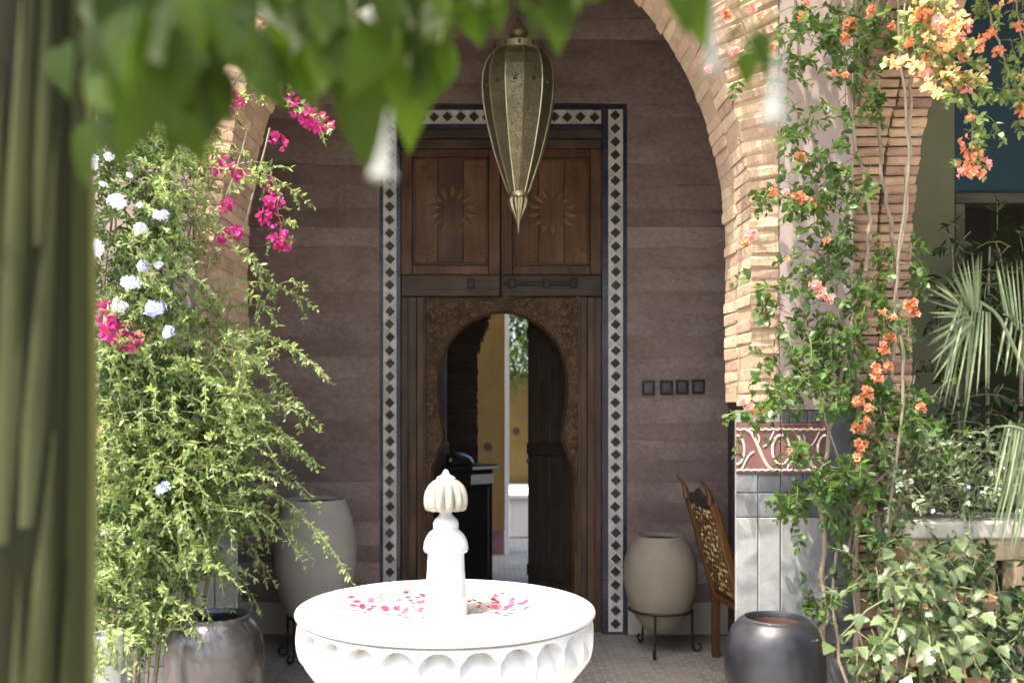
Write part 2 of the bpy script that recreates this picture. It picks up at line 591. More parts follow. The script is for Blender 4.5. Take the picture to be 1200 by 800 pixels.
def mat_water():
    t = NT('basin_water')
    gl = t.node('ShaderNodeBsdfGlossy', inp={'Color': (1, 1, 1, 1), 'Roughness': .04})
    tr = t.node('ShaderNodeBsdfTransparent', inp={'Color': (.93, .96, .96, 1)})
    fr = t.node('ShaderNodeFresnel', inp={'IOR': 1.33})
    n = t.noise(t.coord(rnd=False), 14, 2)
    bp = t.node('ShaderNodeBump', inp={'Height': n, 'Strength': .15, 'Distance': .01})
    t.l.new(bp.outputs[0], gl.inputs['Normal']); t.l.new(bp.outputs[0], fr.inputs['Normal'])
    ms = t.node('ShaderNodeMixShader', inp={0: fr.outputs[0], 1: tr.outputs[0], 2: gl.outputs[0]})
    t.l.new(ms.outputs[0], t.out.inputs[0])
    MATS['water'] = t.m


mat_water()
M_ = MATS

# ------------------------------------------------------------------ ground
m = MB(); m.add([(-60, -60, 0), (60, -60, 0), (60, 90, 0), (-60, 90, 0)], [(0, 1, 2, 3)])
tag(m.build('ground', M_['floor']), kind='structure')

m = MB(); m.box(-12, 12, -14, 4.28, -.05, .004); tag(m.build('courtyard_bounce_paving', M_['pale_paving']), kind='structure')  # pale sheet below the view, added to bounce light into the gallery

# ------------------------------------------------------------------ back wall of rammed earth
YW = 6.90
DX0, DX1 = X(445, YW), X(735, YW)          # outer edges of the tiled surround
DZ = Z(122, YW)
back = thing('rammed_earth_wall', 'purple brown rammed earth wall in horizontal layers behind the tiled doorway', 'wall', (0, YW, 0))


def lift_line(x, b, on):
    """how far the boundary between two lifts strays from level"""
    return 0 if not on else .0055 * math.sin(x * 1.9 + b * 2.4) + .003 * math.sin(x * 5.3 + b * 4.1) + .0015 * math.sin(x * 13.7 + b * 1.3)


def rough_course(x0, x1, z0, z1, depth, seed, nx, lift=0, wob0=True, wob1=True):
    """one lift of rammed earth: uneven face, softened top and bottom edges"""
    r = np.random.default_rng(seed)
    rows = [(z0, .003), (z0 + .02, .001), (z0 + (z1 - z0) * .4, 0), (z0 + (z1 - z0) * .75, 0), (z1 - .02, .0005), (z1, .002)]
    v = []; f = []
    ph = r.uniform(0, 6.28, 4)
    for j, (z, rec) in enumerate(rows):
        for i in range(nx + 1):
            x = x0 + (x1 - x0) * i / nx
            w = .003 * math.sin(x * 3.1 + ph[0]) + .002 * math.sin(x * 7.7 + ph[1] + j) + r.normal(0, .0015)
            tz_ = (z - z0) / (z1 - z0)
            zz = z + lift_line(x, lift, wob0) * (1 - tz_) + lift_line(x, lift + 1, wob1) * tz_
            v.append((x, rec + w, zz))
    n = nx + 1
    for j in range(len(rows) - 1):
        for i in range(nx):
            f.append((j * n + i, j * n + i + 1, (j + 1) * n + i + 1, (j + 1) * n + i))
    b = len(v)
    for x in (x0, x1):
        for z in (z0, z1): v.append((x, depth, z))
    top = [(len(rows) - 1) * n + i for i in range(n)]
    bot = [i for i in range(n)]
    f.append(tuple(top) + (b + 3, b + 1))
    f.append(tuple(bot[::-1]) + (b, b + 2))
    f.append(tuple(j * n for j in range(len(rows))) + (b + 1, b))
    f.append(tuple(j * n + nx for j in range(len(rows)))[::-1] + (b + 2, b + 3))
    return v, f


z = .24
k = 0; lift = 0
while z < 5.0:
    h = random.uniform(.125, .165) if k % 4 < 2 else random.uniform(.15, .185)
    z1 = min(z + h, 5.05)
    spans = [(-3.6, DX0), (DX1, 3.6)] if z1 <= DZ + .02 else ([(-3.6, DX0), (DX1, 3.6)] if z < DZ - .05 else [(-3.6, 3.6)])
    if z < DZ < z1 and z >= DZ - .12: z1 = DZ
    if z < DZ < z1: z1 = DZ
    for (a, b) in spans:
        v, f = rough_course(a, b, z, z1 + .002, .36, 100 + k, max(12, int((b - a) * 22)), lift, lift > 0, abs(z1 - DZ) > .001 and z1 < 5)
        o = link('earth_course', mesh_of('earth_course', v, f, M_['earth_light' if lift % 2 else 'earth_dark']), back)
        o.location.y = random.uniform(-.002, .002) + (.003 if lift % 2 else -.001)
        smooth_angle(o, 50)
        k += 1
    z = z1; lift += 1
m = MB()
m.box(-3.6, DX0, .05, .38, 0, 5.05); m.box(DX1, 3.6, .05, .38, 0, 5.05); m.box(DX0 - .01, DX1 + .01, .05, .38, DZ + .01, 5.05)
m.build('wall_core', M_['dark_mortar'], back)
for (a, b) in ((-3.6, DX0 - .004), (DX1 + .004, 3.6)):
    m = MB(); m.box(a, b, -.02, .06, 0, .238, .008); m.build('skirting', M_['skirting_plaster'], back)

# gallery ceiling, gallery ends
o = MB().box(-3.6, 3.6, 4.9, 7.4, 5.05, 5.2).build('gallery_ceiling', M_['old_wood']); tag(o, 'plain timber ceiling over the shaded gallery', 'ceiling')
o = MB().box(-3.8, -3.6, 4.9, 7.3, 0, 5.2).build('gallery_end_wall', M_['pink_plaster']); tag(o, 'pinkish plaster wall closing the gallery beyond the left pier', 'wall')
o = MB().box(3.6, 3.8, 4.4, 7.3, 0, 5.2).build('gallery_end_wall', M_['green_plaster']); tag(o, 'plaster wall closing the gallery beyond the blue panel', 'wall')

# ------------------------------------------------------------------ tiled surround of the door
sur = thing('tiled_door_surround', 'black and white diamond tile band framing the tall wooden door', 'tile surround', (0, YW, 0))
S = YW / FPX
wl0, wl1 = X(449, YW), X(464.5, YW)
wr0, wr1 = X(713, YW), X(730, YW)
wt0, wt1 = Z(145, YW), Z(129, YW)
m = MB()
m.box(DX0, X(469, YW), .012, .36, .0, DZ); m.box(X(706, YW), DX1, .012, .36, .0, DZ)
m.box(X(469, YW), X(706, YW), .012, .36, Z(150, YW), DZ)
m.build('mortar_bed', M_['navy_tile'], sur)
dia = MB(); a = .5
dia.add([(-a, -.5, 0), (0, -.5, -a), (a, -.5, 0), (0, -.5, a), (-a * 1.06, .5, 0), (0, .5, -a * 1.06), (a * 1.06, .5, 0), (0, .5, a * 1.06)],
        [(0, 1, 2, 3), (1, 0, 4, 5), (2, 1, 5, 6), (3, 2, 6, 7), (0, 3, 7, 4)])
dia_me = dia.mesh('diamond_tile', M_['brown_tile'])
tri = MB()
tri.add([(-.5, -.5, -.46), (-.5, -.5, .46), (-.04, -.5, 0), (-.5, .5, -.5), (-.5, .5, .5), (0, .5, 0)],
        [(0, 2, 1), (0, 1, 4, 3), (1, 2, 5, 4), (2, 0, 3, 5)])
tri_me = tri.mesh('white_tile', M_['white_tile'])


def strip(x0, x1, z0, z1, vertical):
    L = (z1 - z0) if vertical else (x1 - x0)
    w = (x1 - x0) if vertical else (z1 - z0)
    n = max(1, round(L / .096)); p = L / n
    for i in range(n):
        c = (i + .5) * p
        if vertical:
            cx, cz, rot, sx, sz = (x0 + x1) / 2, z0 + c, 0, w, p
        else:
            cx, cz, rot, sx, sz = x0 + c, (z0 + z1) / 2, 0, p, w
        j = random.uniform(-.07, .07)
        link('diamond_tile', dia_me, sur, (cx + random.uniform(-.003, .003), .003 + random.uniform(-.002, .002), cz + random.uniform(-.003, .003)), (random.uniform(-.03, .03), j, random.uniform(-.03, .03)), (sx * .70, .016, sz * .76) if vertical else (sx * .76, .016, sz * .70))
    # white triangles at every joint
    for i in range(n + 1):
        c = i * p
        for sgn in (-1, 1):
            cut = 1.0
            if vertical:
                zc = z0 + c
                loc = ((x0 if sgn < 0 else x1), .009 + random.uniform(-.001, .001), zc)
                M = Matrix.Translation(loc) @ Matrix.Rotation(0 if sgn < 0 else math.pi, 4, 'Y') @ Matrix.Translation((w * .49, 0, 0)) @ Matrix.Diagonal((w * .98, .014, p * .93, 1))
            else:
                xc = x0 + c
                loc = (xc, .009 + random.uniform(-.001, .001), (z0 if sgn < 0 else z1))
                M = Matrix.Translation(loc) @ Matrix.Rotation(-math.pi / 2 if sgn < 0 else math.pi / 2, 4, 'Y') @ Matrix.Translation((w * .49, 0, 0)) @ Matrix.Diagonal((w * .98, .014, p * .93, 1))
            if 0 < i < n:
                link('white_tile', tri_me, sur, matrix=M)


zt = Z(128, YW)
b = MB(); b.box(wl0 + .001, wl1 - .001, .008, .02, .02, zt); b.build('grout_strip', M_['white_tile'], sur)
b = MB(); b.box(wr0 + .001, wr1 - .001, .008, .02, .02, zt); b.build('grout_strip', M_['white_tile'], sur)
b = MB(); b.box(X(469.5, YW), X(704.5, YW), .008, .02, wt0 + .001, wt1 - .001); b.build('grout_strip', M_['white_tile'], sur)
strip(wl0, wl1, .03, zt, True)
strip(wr0, wr1, .03, zt, True)
strip(X(470, YW), X(704, YW), wt0, wt1, False)
# small dark border pieces, too small to pick apart
m = MB()


def border(x0, x1, z0, z1, vertical):
    L = (z1 - z0) if vertical else (x1 - x0)
    n = int(L / .05); p = L / n
    for i in range(n):
        d = random.uniform(-.002, .002)
        if vertical: m.box(x0 + .002, x1 - .002, -.001 + d, .02, z0 + i * p + .002, z0 + (i + 1) * p - .002)
        else: m.box(x0 + i * p + .002, x0 + (i + 1) * p - .002, -.001 + d, .02, z0 + .002, z1 - .002)


border(DX0, wl0, 0, DZ, True); border(wl1, X(469, YW), 0, Z(150, YW), True)
border(X(706, YW), wr0, 0, Z(150, YW), True); border(wr1, DX1, 0, DZ, True)
border(wl0, wr1, zt, DZ, False); border(X(470, YW), X(706, YW), Z(150, YW), wt0, False)
tag(m.build('border_tiles', M_['navy_tile'], sur), kind='stuff')

# ------------------------------------------------------------------ the door
YD = 6.98
door = thing('carved_wooden_door', 'tall dark carved wooden double door with horseshoe wicket opening', 'door', (0, YD, 0))
SD = YD / FPX


def dbox(px0, px1, py0, py1, y0, y1, mat, name, ch=.004, parent=door):
    b = MB(); b.box(X(px0, YD), X(px1, YD), y0, y1, Z(py1, YD), Z(py0, YD), ch)
    return b.build(name, M_[mat], parent)


dbox(469, 706, 151, 163, -.03, .06, 'door_wood_rail', 'head_beam', .006)
dbox(470, 705, 163.5, 174, -.01, .06, 'door_wood_rail', 'head_moulding', .006)
for side, (a, b) in enumerate(((470, 586.0), (587.4, 705))):
    dbox(a, a + 13, 174.5, 322, .0, .05, 'door_wood', 'stile')
    dbox(b - 13, b, 174.5, 322, .0, .05, 'door_wood', 'stile')
    dbox(a + 13.3, b - 13.3, 174.5, 184, .002, .05, 'door_wood', 'rail')
    dbox(a + 13.3, b - 13.3, 311, 321.8, .002, .05, 'door_wood', 'rail')
    n = 3; w = (b - a - 26.6) / n
    for i in range(n):
        dbox(a + 13.3 + i * w + .2, a + 13.3 + (i + 1) * w - .2, 184.3, 310.7, .018, .045, 'door_wood', 'panel_board', .003)
    # mouldings round the panel
    for (p0, p1, q0, q1) in ((a + 13.5, a + 16.5, 184.5, 310.5), (b - 16.5, b - 13.5, 184.5, 310.5)):
        dbox(p0, p1, q0, q1, .006, .03, 'door_wood_dark', 'moulding', .004)
    for (q0, q1) in ((184.5, 187.5), (307.5, 310.5)):
        dbox(a + 16.8, b - 16.8, q0, q1, .006, .03, 'door_wood_dark', 'moulding', .004)
    # carved rosettes: a large one with radiating petals and small ones in the corners
    cx = (a + b) / 2 + 2

    def rosette(px, py, rad, n, inner=.45):
        q = MB()
        for i in range(n):
            an = 2 * math.pi * i / n
            M = Matrix.Translation((X(px, YD), .016, Z(py, YD))) @ Matrix.Rotation(an, 4, 'Y') @ Matrix.Translation((0, 0, rad * (inner + 1) / 2))
            L = rad * (1 - inner) / 2; W = rad * .11
            q.add([(0, 0, -L), (W, 0, 0), (0, 0, L), (-W, 0, 0), (0, -.008, 0)], [(0, 1, 4), (1, 2, 4), (2, 3, 4), (3, 0, 4)], M)
        return q.build('rosette', M_['rosette_wood'], door)
    rosette(cx, 246, .19, 14)
    for (dx, dy) in ((-30, 200), (30, 200), (-30, 296), (30, 296)):
        rosette(cx + dx, dy, .07, 8, .2)
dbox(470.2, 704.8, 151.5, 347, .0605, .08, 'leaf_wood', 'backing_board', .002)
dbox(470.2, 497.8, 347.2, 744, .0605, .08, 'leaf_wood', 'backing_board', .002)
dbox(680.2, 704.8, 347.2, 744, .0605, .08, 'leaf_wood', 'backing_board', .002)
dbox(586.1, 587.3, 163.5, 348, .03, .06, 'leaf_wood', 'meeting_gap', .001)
# dark cross beam with its iron latch
dbox(470, 586, 322.3, 347.5, -.022, .055, 'door_wood_rail', 'cross_beam', .008)
dbox(587.3, 705, 322.3, 347.5, -.022, .055, 'door_wood_rail', 'cross_beam', .008)
lt = dbox(590, 674, 331, 335, -.045, -.024, 'iron', 'latch_bar', .004)
for px in (552, 600, 640, 672):
    b = MB(); b.box(X(px - 4, YD), X(px + 4, YD), -.05, -.02, Z(338, YD), Z(328, YD), .004); b.build('latch_staple', M_['iron'], door)
# lower side boards
for (a, b) in ((470, 478.5), (479, 488), (488.5, 497), (679.5, 688), (688.5, 697), (697.5, 705)):
    dbox(a, b, 348, 744, .004, .05, 'door_wood_dark', 'side_board')
for (a, b) in ((477.5, 480), (496, 499), (677.5, 680.5), (695.8, 698.4)):
    dbox(a, b, 348.2, 743.5, -.010, .008, 'door_wood_dark', 'moulding', .004)
# carved spandrel with horseshoe opening
half = [(366, 0), (367, 12), (371, 24), (377, 36), (384.5, 47), (394, 57), (407, 65.5), (422, 71.5), (438, 74.5), (455, 75.5), (472, 74.5),
        (488, 72.3), (502, 69.5), (511, 67.8), (514.5, 68.0), (518, 71), (524, 72.5), (531, 76.0), (538, 77), (545, 81), (552, 82.3), (600, 82.3), (660, 82.3), (744, 82.3)]
CXD = 589.0
inner = [(X(CXD - w, YD), Z(p, YD)) for p, w in half[::-1]] + [(X(CXD + w, YD), Z(p, YD)) for p, w in half[1:]]
OX = 89.5
outer = []
for p, w in half[::-1]:
    outer.append((X(CXD - OX, YD), Z(p, YD)) if p > 400 else (X(CXD - OX * min(1, w / 57), YD), Z(348.5, YD) if w < 57 else Z(p, YD)))
for p, w in half[1:]:
    outer.append((X(CXD + OX, YD), Z(p, YD)) if p > 400 else (X(CXD + OX * min(1, w / 57), YD), Z(348.5, YD) if w < 57 else Z(p, YD)))
# corner points so that the outer edge is square
outer = [(x, Z(348.5, YD)) if abs(abs(x - X(CXD, YD)) - (X(OX + VX, YD))) < 1e-4 and zz > Z(395, YD) else (x, zz) for x, zz in outer]
m = MB(); m.band(inner, outer, .006, .05)
spd = m.build('carved_spandrel', M_['carved_wood'], door)
# raised rim along the horseshoe
m = MB(); m.tube([(x, .004, z) for x, z in inner], .011, 6)
smooth_angle(m.build('arch_moulding', M_['door_wood_dark'], door), 60)
# carved scrolls on the spandrel
m = MB()
for side in (-1, 1):
    for i in range(420):
        py = random.uniform(352, 548); dx = random.uniform(12, 87)
        iw = np.interp(py, [h_[0] for h_ in half], [h_[1] for h_ in half])
        if dx < iw + 4.5 or dx > 87: continue
        r = random.uniform(.010, .022); a0 = random.uniform(0, 6.28); s_ = random.choice((-1, 1))
        cx, cz = X(CXD + side * dx, YD), Z(py, YD)
        pts = []
        for t in range(9):
            a_ = a0 + s_ * t * .62; rr = r * (1 - t / 11)
            pts.append((cx + rr * math.cos(a_), .002, cz + rr * math.sin(a_)))
        m.tube(pts, [.0055 * (1 - t / 14) for t in range(9)], 4)
tag(m.build('scroll_carving', M_['scroll_wood'], door), kind='stuff')


def door_leaf(hx, sgn, ang, name, label_part):
    """one inner leaf of the wicket, hinged at hx, opened into the passage"""
    L = .505; H = 2.55
    e = bpy.data.objects.new(name, None); C.objects.link(e); e.parent = door
    e.location = (hx, .06, 0); e.rotation_euler = (0, 0, ang)
    n = 4
    for i in range(n):
        b = MB(); b.box(sgn * L * i / n + .002 * sgn if sgn > 0 else sgn * L * (i + 1) / n + .002, sgn * L * (i + 1) / n - .002 if sgn > 0 else sgn * L * i / n - .002, 0, .04, .02, H, .003)
        b.build('plank', M_['leaf_wood'], e)
    for zz in (.35, 1.3, 2.2):
        b = MB(); b.box(min(0, sgn * L) + .01, max(0, sgn * L) - .01, -.022, -.001, zz, zz + .09, .004); b.build('ledge', M_['leaf_wood'], e)
    b = MB(); b.lathe([(.001, -.03), (.016, -.028), (.018, -.015), (.008, 0)], 10, Matrix.Translation((sgn * L * .9, -.02, 1.25)) @ Matrix.Rotation(math.pi / 2, 4, 'X').inverted())
    b.build('ring_pull', M_['brass'], e)
    return e


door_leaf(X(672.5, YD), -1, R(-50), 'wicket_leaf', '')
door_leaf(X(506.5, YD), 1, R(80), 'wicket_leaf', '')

# ------------------------------------------------------------------ passage behind the door
pw = thing('passage_walls', 'dim plastered passage walls seen inside the open wicket', 'wall', (0, 7.3, 0))
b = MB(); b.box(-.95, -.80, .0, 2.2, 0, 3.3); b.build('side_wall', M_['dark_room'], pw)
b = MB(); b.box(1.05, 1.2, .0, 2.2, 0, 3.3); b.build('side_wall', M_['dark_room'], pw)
b = MB(); b.box(-3.8, 3.8, .09, 2.3, 3.3, 6.6); b.build('unseen_shade_block', M_['pink_plaster'], pw)  # unseen block added over the passage to shade the ochre wall beyond
YB = 8.7
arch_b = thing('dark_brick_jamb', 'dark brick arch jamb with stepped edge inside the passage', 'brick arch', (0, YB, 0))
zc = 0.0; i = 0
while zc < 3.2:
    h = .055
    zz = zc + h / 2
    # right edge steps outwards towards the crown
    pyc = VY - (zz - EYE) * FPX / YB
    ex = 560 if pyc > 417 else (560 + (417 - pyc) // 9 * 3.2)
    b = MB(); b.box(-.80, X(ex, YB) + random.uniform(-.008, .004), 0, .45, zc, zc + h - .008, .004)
    b.build('brick_course', M_['dark_brick'], arch_b)
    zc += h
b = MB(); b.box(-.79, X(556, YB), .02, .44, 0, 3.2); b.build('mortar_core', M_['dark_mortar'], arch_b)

YT = 10.7
tw = thing('tan_garden_wall', 'ochre plaster wall with small star vent seen through the wicket', 'wall', (0, YT, 0))
xe = X(591.5, YT)
b = MB(); b.box(-4, xe, 0, .3, .28, 4.2); b.build('wall_face', M_['tan_plaster'], tw)
b = MB(); b.box(xe + .001, xe + .05, -.012, .32, 0, 4.2, .004); b.build('lit_edge', M_['white_plaster'], tw)  # white strip painting the lit edge of the ochre wall
for i in range(8):
    for j in range(2):
        b = MB(); b.box(xe - .002 - (i + 1) * .15, xe - .006 - i * .15, -.012, .02, .005 + j * .14, .14 + j * .138, .003); b.build('dado_tile', M_['frieze_tile'], tw)


def star(px, py, y, rad, parent, mat, yl=-.006):
    q = []
    for i in range(16):
        a_ = math.pi * i / 8; r = rad if i % 2 == 0 else rad * .62
        q.append((X(px, y) + r * math.cos(a_), Z(py, y) + r * math.sin(a_)))
    b = MB(); b.prism(q, yl, .01); return b.build('star_vent', M_[mat], parent)


star(571, 523, YT, .055, tw, 'carved_dark')
YG = 14.0
gw = thing('gold_garden_wall', 'golden wall below bright greenery at the end of the passage', 'wall', (0, YG, 0))
b = MB(); b.box(-3, 4, 0, .3, 0, Z(436, YG), .02); b.build('wall_face', M_['gold_plaster'], gw)
star(605, 505, YG, .07, gw, 'carved_dark')
bn = thing('white_bench', 'white plastered bench beyond the passage', 'bench', (X(612, 12.4), 12.4, 0))
b = MB(); b.box(-.19, .9, -.3, 1.4, 0, .50, .02); b.build('bench_body', M_['white_plaster'], bn)
b = MB(); b.box(-.21, .92, -.32, 1.42, .501, .56, .012); b.build('bench_top', M_['white_plaster'], bn)

# ------------------------------------------------------------------ wall switches
for i, px in enumerate((759.5, 780.5, 799, 818)):
    t = thing('wall_switch', ['dark square switch plate at the left end of the row of four', 'dark square switch plate second from the left in the row of four',
              'dark square switch plate third from the left in the row of four', 'dark square switch plate nearest the arch in the row of four'][i], 'switch', (X(px, YW), YW - .004, Z(454.5 - i * .5, YW)), group='switches on the earth wall')
    b = MB(); b.box(-.047, .047, -.012, .004, -.052, .052, .004); b.build('plate', M_['dark_plate'], t)
    b = MB(); b.box(-.03, .03, -.018, -.0125, -.036, .036, .003); b.build('rocker', M_['inner_plate'], t)

# ------------------------------------------------------------------ arcade wall with brick arch
Y0, Y1 = 4.40, 4.90
ZS = 2.48; RA = 1.238; RBV = 1.656; XP = 1.372      # springing, half width, rise, edge of the plaster pilaster
XR, XL = 1.72, -5.0
arc = thing('arcade_wall', 'pinkish plaster arcade wall with rough brick arch over the gallery entrance', 'wall', (0, 0, 0))


def arch_pt(t, a=RA, b=RBV):
    return (a * math.cos(t), ZS + b * math.sin(t))


def arch_n(t):
    return math.atan2(math.sin(t) / RBV, math.cos(t) / RA)


def ring_depth(x, an):
    return min(.42, max(.13, (XP - x) / max(math.cos(an), .05)))


N = 48
half_in, half_out = [(XP + .004, 1.652)], [(XR, 1.652)]
for i in range(N // 2 + 1):
    t = math.pi * i / N
    x, z_ = arch_pt(t); an = arch_n(t); d_ = ring_depth(x, an) + .004
    half_in.append((x + math.cos(an) * d_, z_ + math.sin(an) * d_))
    s_ = math.sin(t)
    half_out.append((XR, ZS + s_ * 6.5) if s_ < .48 else (XR * math.cos(t) / math.cos(math.asin(.48)), 5.6))
m = MB(); m.band(half_in, half_out, Y0, Y1); m.build('plaster_face', M_['pink_plaster'], arc)
left_in = [(-a, b) for a, b in half_in[::-1]]
left_out = [((XL if a >= XR - 1e-6 else a / XR * -XL), b) for a, b in half_out[::-1]]
left_out = [(-abs(a) if a != XL else XL, b) for a, b in left_out]
m = MB(); m.band(left_in, left_out, Y0, Y1); m.build('plaster_face', M_['pink_plaster'], arc)


def brick_mesh(name, sx, sy, sz, seed, mat, ch=.006, jit=.0035):
    b = MB(); b.box(-sx / 2, sx / 2, -sy / 2, sy / 2, -sz / 2, sz / 2, ch)
    me = b.mesh(name, mat); jitter(me, jit, seed)
    return me


BL = (Y1 - Y0) / 2
bricks = [brick_mesh('brick', 1, BL - .007, .0525, s_, M_['brick'], .009, .0034) for s_ in range(7)]
path = []
zz = 1.70
while zz < ZS: path.append((RA, zz, 0.0)); zz += .0585
prev = arch_pt(0); L = 0; res = 2000; nxt = zz - ZS
for i in range(1, res + 1):
    t = math.pi / 2 * i / res
    p = arch_pt(t); L += math.hypot(p[0] - prev[0], p[1] - prev[1]); prev = p
    if L >= nxt:
        path.append((p[0], p[1], arch_n(t))); nxt += .0585
crown = MB()
for side in (1, -1):
    for ci, (x, z_, an) in enumerate(path):
        dep = ring_depth(x, an)
        nseg = max(1, round(dep / .17)); sl = dep / nseg
        for g in range(nseg):
            for j in range(2 if g == 0 else 1):
                off = random.uniform(-.007, .006) if g == 0 else 0
                if ci < 3 and g == 0 and j == 1 and side > 0 and random.random() < .5: continue
                r_ = sl * (g + .5) + off
                cx = x + math.cos(an) * r_; cz = z_ + math.sin(an) * r_
                yy = Y0 - .004 + BL * (j + .5) + random.uniform(-.006, .005)
                M = Matrix.Translation((side * cx, yy, cz)) @ Matrix.Rotation(-an * side, 4, 'Y') @ Matrix.Rotation(random.uniform(-.015, .015), 4, 'Y') @ Matrix.Rotation(random.uniform(-.02, .02), 4, 'Z') @ Matrix.Diagonal((sl - .006, 1, 1, 1))
                if ci < 43:
                    link('brick', random.choice(bricks), arc, matrix=M)
                else:
                    crown.box(-.5, .5, -BL / 2 + .003, BL / 2 - .003, -.028, .028, .006, M)
tag(crown.build('crown_bricks', M_['brick'], arc), kind='stuff')
# mortar bed just behind the brick faces
mi, mo = [(RA + .008, 1.69)], [(XP, 1.69)]
for i in range(N + 1):
    t = math.pi * i / N
    tt = min(t, math.pi - t); x, z_ = arch_pt(tt); an = arch_n(tt); sg = 1 if t <= math.pi / 2 else -1
    d_ = ring_depth(x, an)
    mi.append((sg * (x + math.cos(an) * .008), z_ + math.sin(an) * .008)); mo.append((sg * (x + math.cos(an) * d_), z_ + math.sin(an) * d_))
mi.append((-RA - .008, 1.69)); mo.append((-XP, 1.69))
m = MB(); m.band(mi, mo, Y0 + .008, Y1 - .008)
m.build('mortar_ring', M_['mortar'], arc)

# ---- pier bases, splayed behind, with tiled dado on the front
XD = 1.168
ZT = 1.648
for side in (1, -1):
    fp_ = [(side * XD, Y0 + .012), (side * (XR if side > 0 else -XL), Y0 + .012), (side * (XR if side > 0 else -XL), Y1), (side * 1.40, Y1)]
    v = [(a, b, 0) for a, b in fp_] + [(a, b, ZT) for a, b in fp_]
    f = [(0, 1, 2, 3), (7, 6, 5, 4)] + [((k + 1) % 4, k, 4 + k, 4 + (k + 1) % 4) for k in range(4)]
    if side > 0: f = [q[::-1] for q in f]
    link('pier_base', mesh_of('pier_base', v, f, M_['pink_plaster']), arc)


def dado(side):
    d = bpy.data.objects.new('pier_dado', None); C.objects.link(d); d.parent = arc

    def slab(a0, a1, z0, z1, th, mat, name, ch=.003):
        x0, x1 = sorted((side * (XD + a0), side * (XD + a1)))
        b = MB(); b.box(x0, x1, Y0 + .011 - th, Y0 + .0115, z0, z1, ch)
        return b.build(name, M_[mat], d)

    def curve(pts, r):
        b = MB(); b.tube([(side * (XD + a_), Y0 - .003, z_) for a_, z_ in pts], r, 5)
        return smooth_angle(b.build('scroll', M_['frieze_cream'], d), 60)
    W = .2125
    for i in range(2):
        a0 = i * W
        nt = 2 if i == 0 else 5
        for k in range(nt):
            slab(a0 + k * W / nt + .002, a0 + (k + 1) * W / nt - .002, ZT - .058, ZT - .003, .012, 'grey_marble' if i == 0 else 'dark_slate', 'cap_tile')
        slab(a0 + .002, a0 + W - .002, ZT - .072, ZT - .060, .012, 'frieze_tile', 'edge_strip', .001)
        slab(a0 + .002, a0 + W - .002, ZT - .295, ZT - .074, .013, 'frieze_tile', 'frieze_tile')
        x0, x1, z0, z1 = a0 + .004, a0 + W - .004, ZT - .288, ZT - .082
        zm = (z0 + z1) / 2; xm = (x0 + x1) / 2; hh = (z1 - z0) / 2; ww = (x1 - x0) / 2
        for zb, sg in ((z0, 1), (z1, -1)):      # scalloped cream borders
            curve([(x0 + (x1 - x0) * k / 24, zb + sg * (.005 + .005 * abs(math.sin(k * math.pi / 4)))) for k in range(25)], .005)
        for sx_ in (-1, 1):   # half rings at both ends
            curve([(xm + sx_ * (ww - .36 * ww * math.sin(a_)), zm + hh * .66 * math.cos(a_)) for a_ in np.linspace(0, math.pi, 11)], .006)
        curve([(xm - ww * .55 + 1.2 * ww * t_, zm + hh * .9 * math.cos(math.pi * t_)) for t_ in np.linspace(0, 1, 11)], .0075)
        curve([(xm - ww * .75 + .55 * ww * t_, zm + hh * (-.85 + .75 * math.sin(math.pi * .5 * t_))) for t_ in np.linspace(0, 1, 8)], .004)
        curve([(xm + ww * .72 - .5 * ww * t_, zm + hh * (.85 - .7 * math.sin(math.pi * .5 * t_))) for t_ in np.linspace(0, 1, 8)], .004)
        curve([(xm - ww * .05 + .1 * ww * math.sin(3 * t_), zm + hh * (.25 + .45 * t_)) for t_ in np.linspace(0, 1, 6)], .004)
        for k in range(2):
            slab(a0 + k * W / 2 + .002, a0 + (k + 1) * W / 2 - .002, ZT - .385, ZT - .301, .010, 'grey_slate' if i == 0 and k == 0 else 'dark_slate', 'slate_tile')
            slab(a0 + k * W / 2 + .002, a0 + (k + 1) * W / 2 - .002, ZT - .500, ZT - .389, .010, 'grey_slate' if i == 0 else 'dark_slate', 'slate_tile')
    for (a0, a1) in ((.002, .106), (.108, .2105), (.2145, 2 * W)):
        slab(a0, a1 - .002, .45, ZT - .504, .011, 'grey_marble', 'marble_slab')
        slab(a0, a1 - .002, .004, .446, .011, 'grey_marble', 'marble_slab')
    # the outer corner: a dark strip, then plaster
    for k in range(6): slab(2 * W + .002, XR - XD - .004, .01 + k * .272, .278 + k * .272, .011, 'dark_slate', 'corner_tile')
    return d


dado(1)
dado(-1)

# ---- side arcade on the right: brick reveal turning towards the camera
sa = thing('side_arcade', 'reddish brick side arch of thin courses beyond the flowering vine', 'wall', (0, 0, 0))
SX0, SX1 = 1.725, 2.06
YR = 4.56; AY = 1.30; AZ = 1.25; ZS2 = 2.42


def sarch(t, extra=0.0):
    return (YR - AY + (AY + extra) * math.cos(t), ZS2 + (AZ + extra) * math.sin(t))


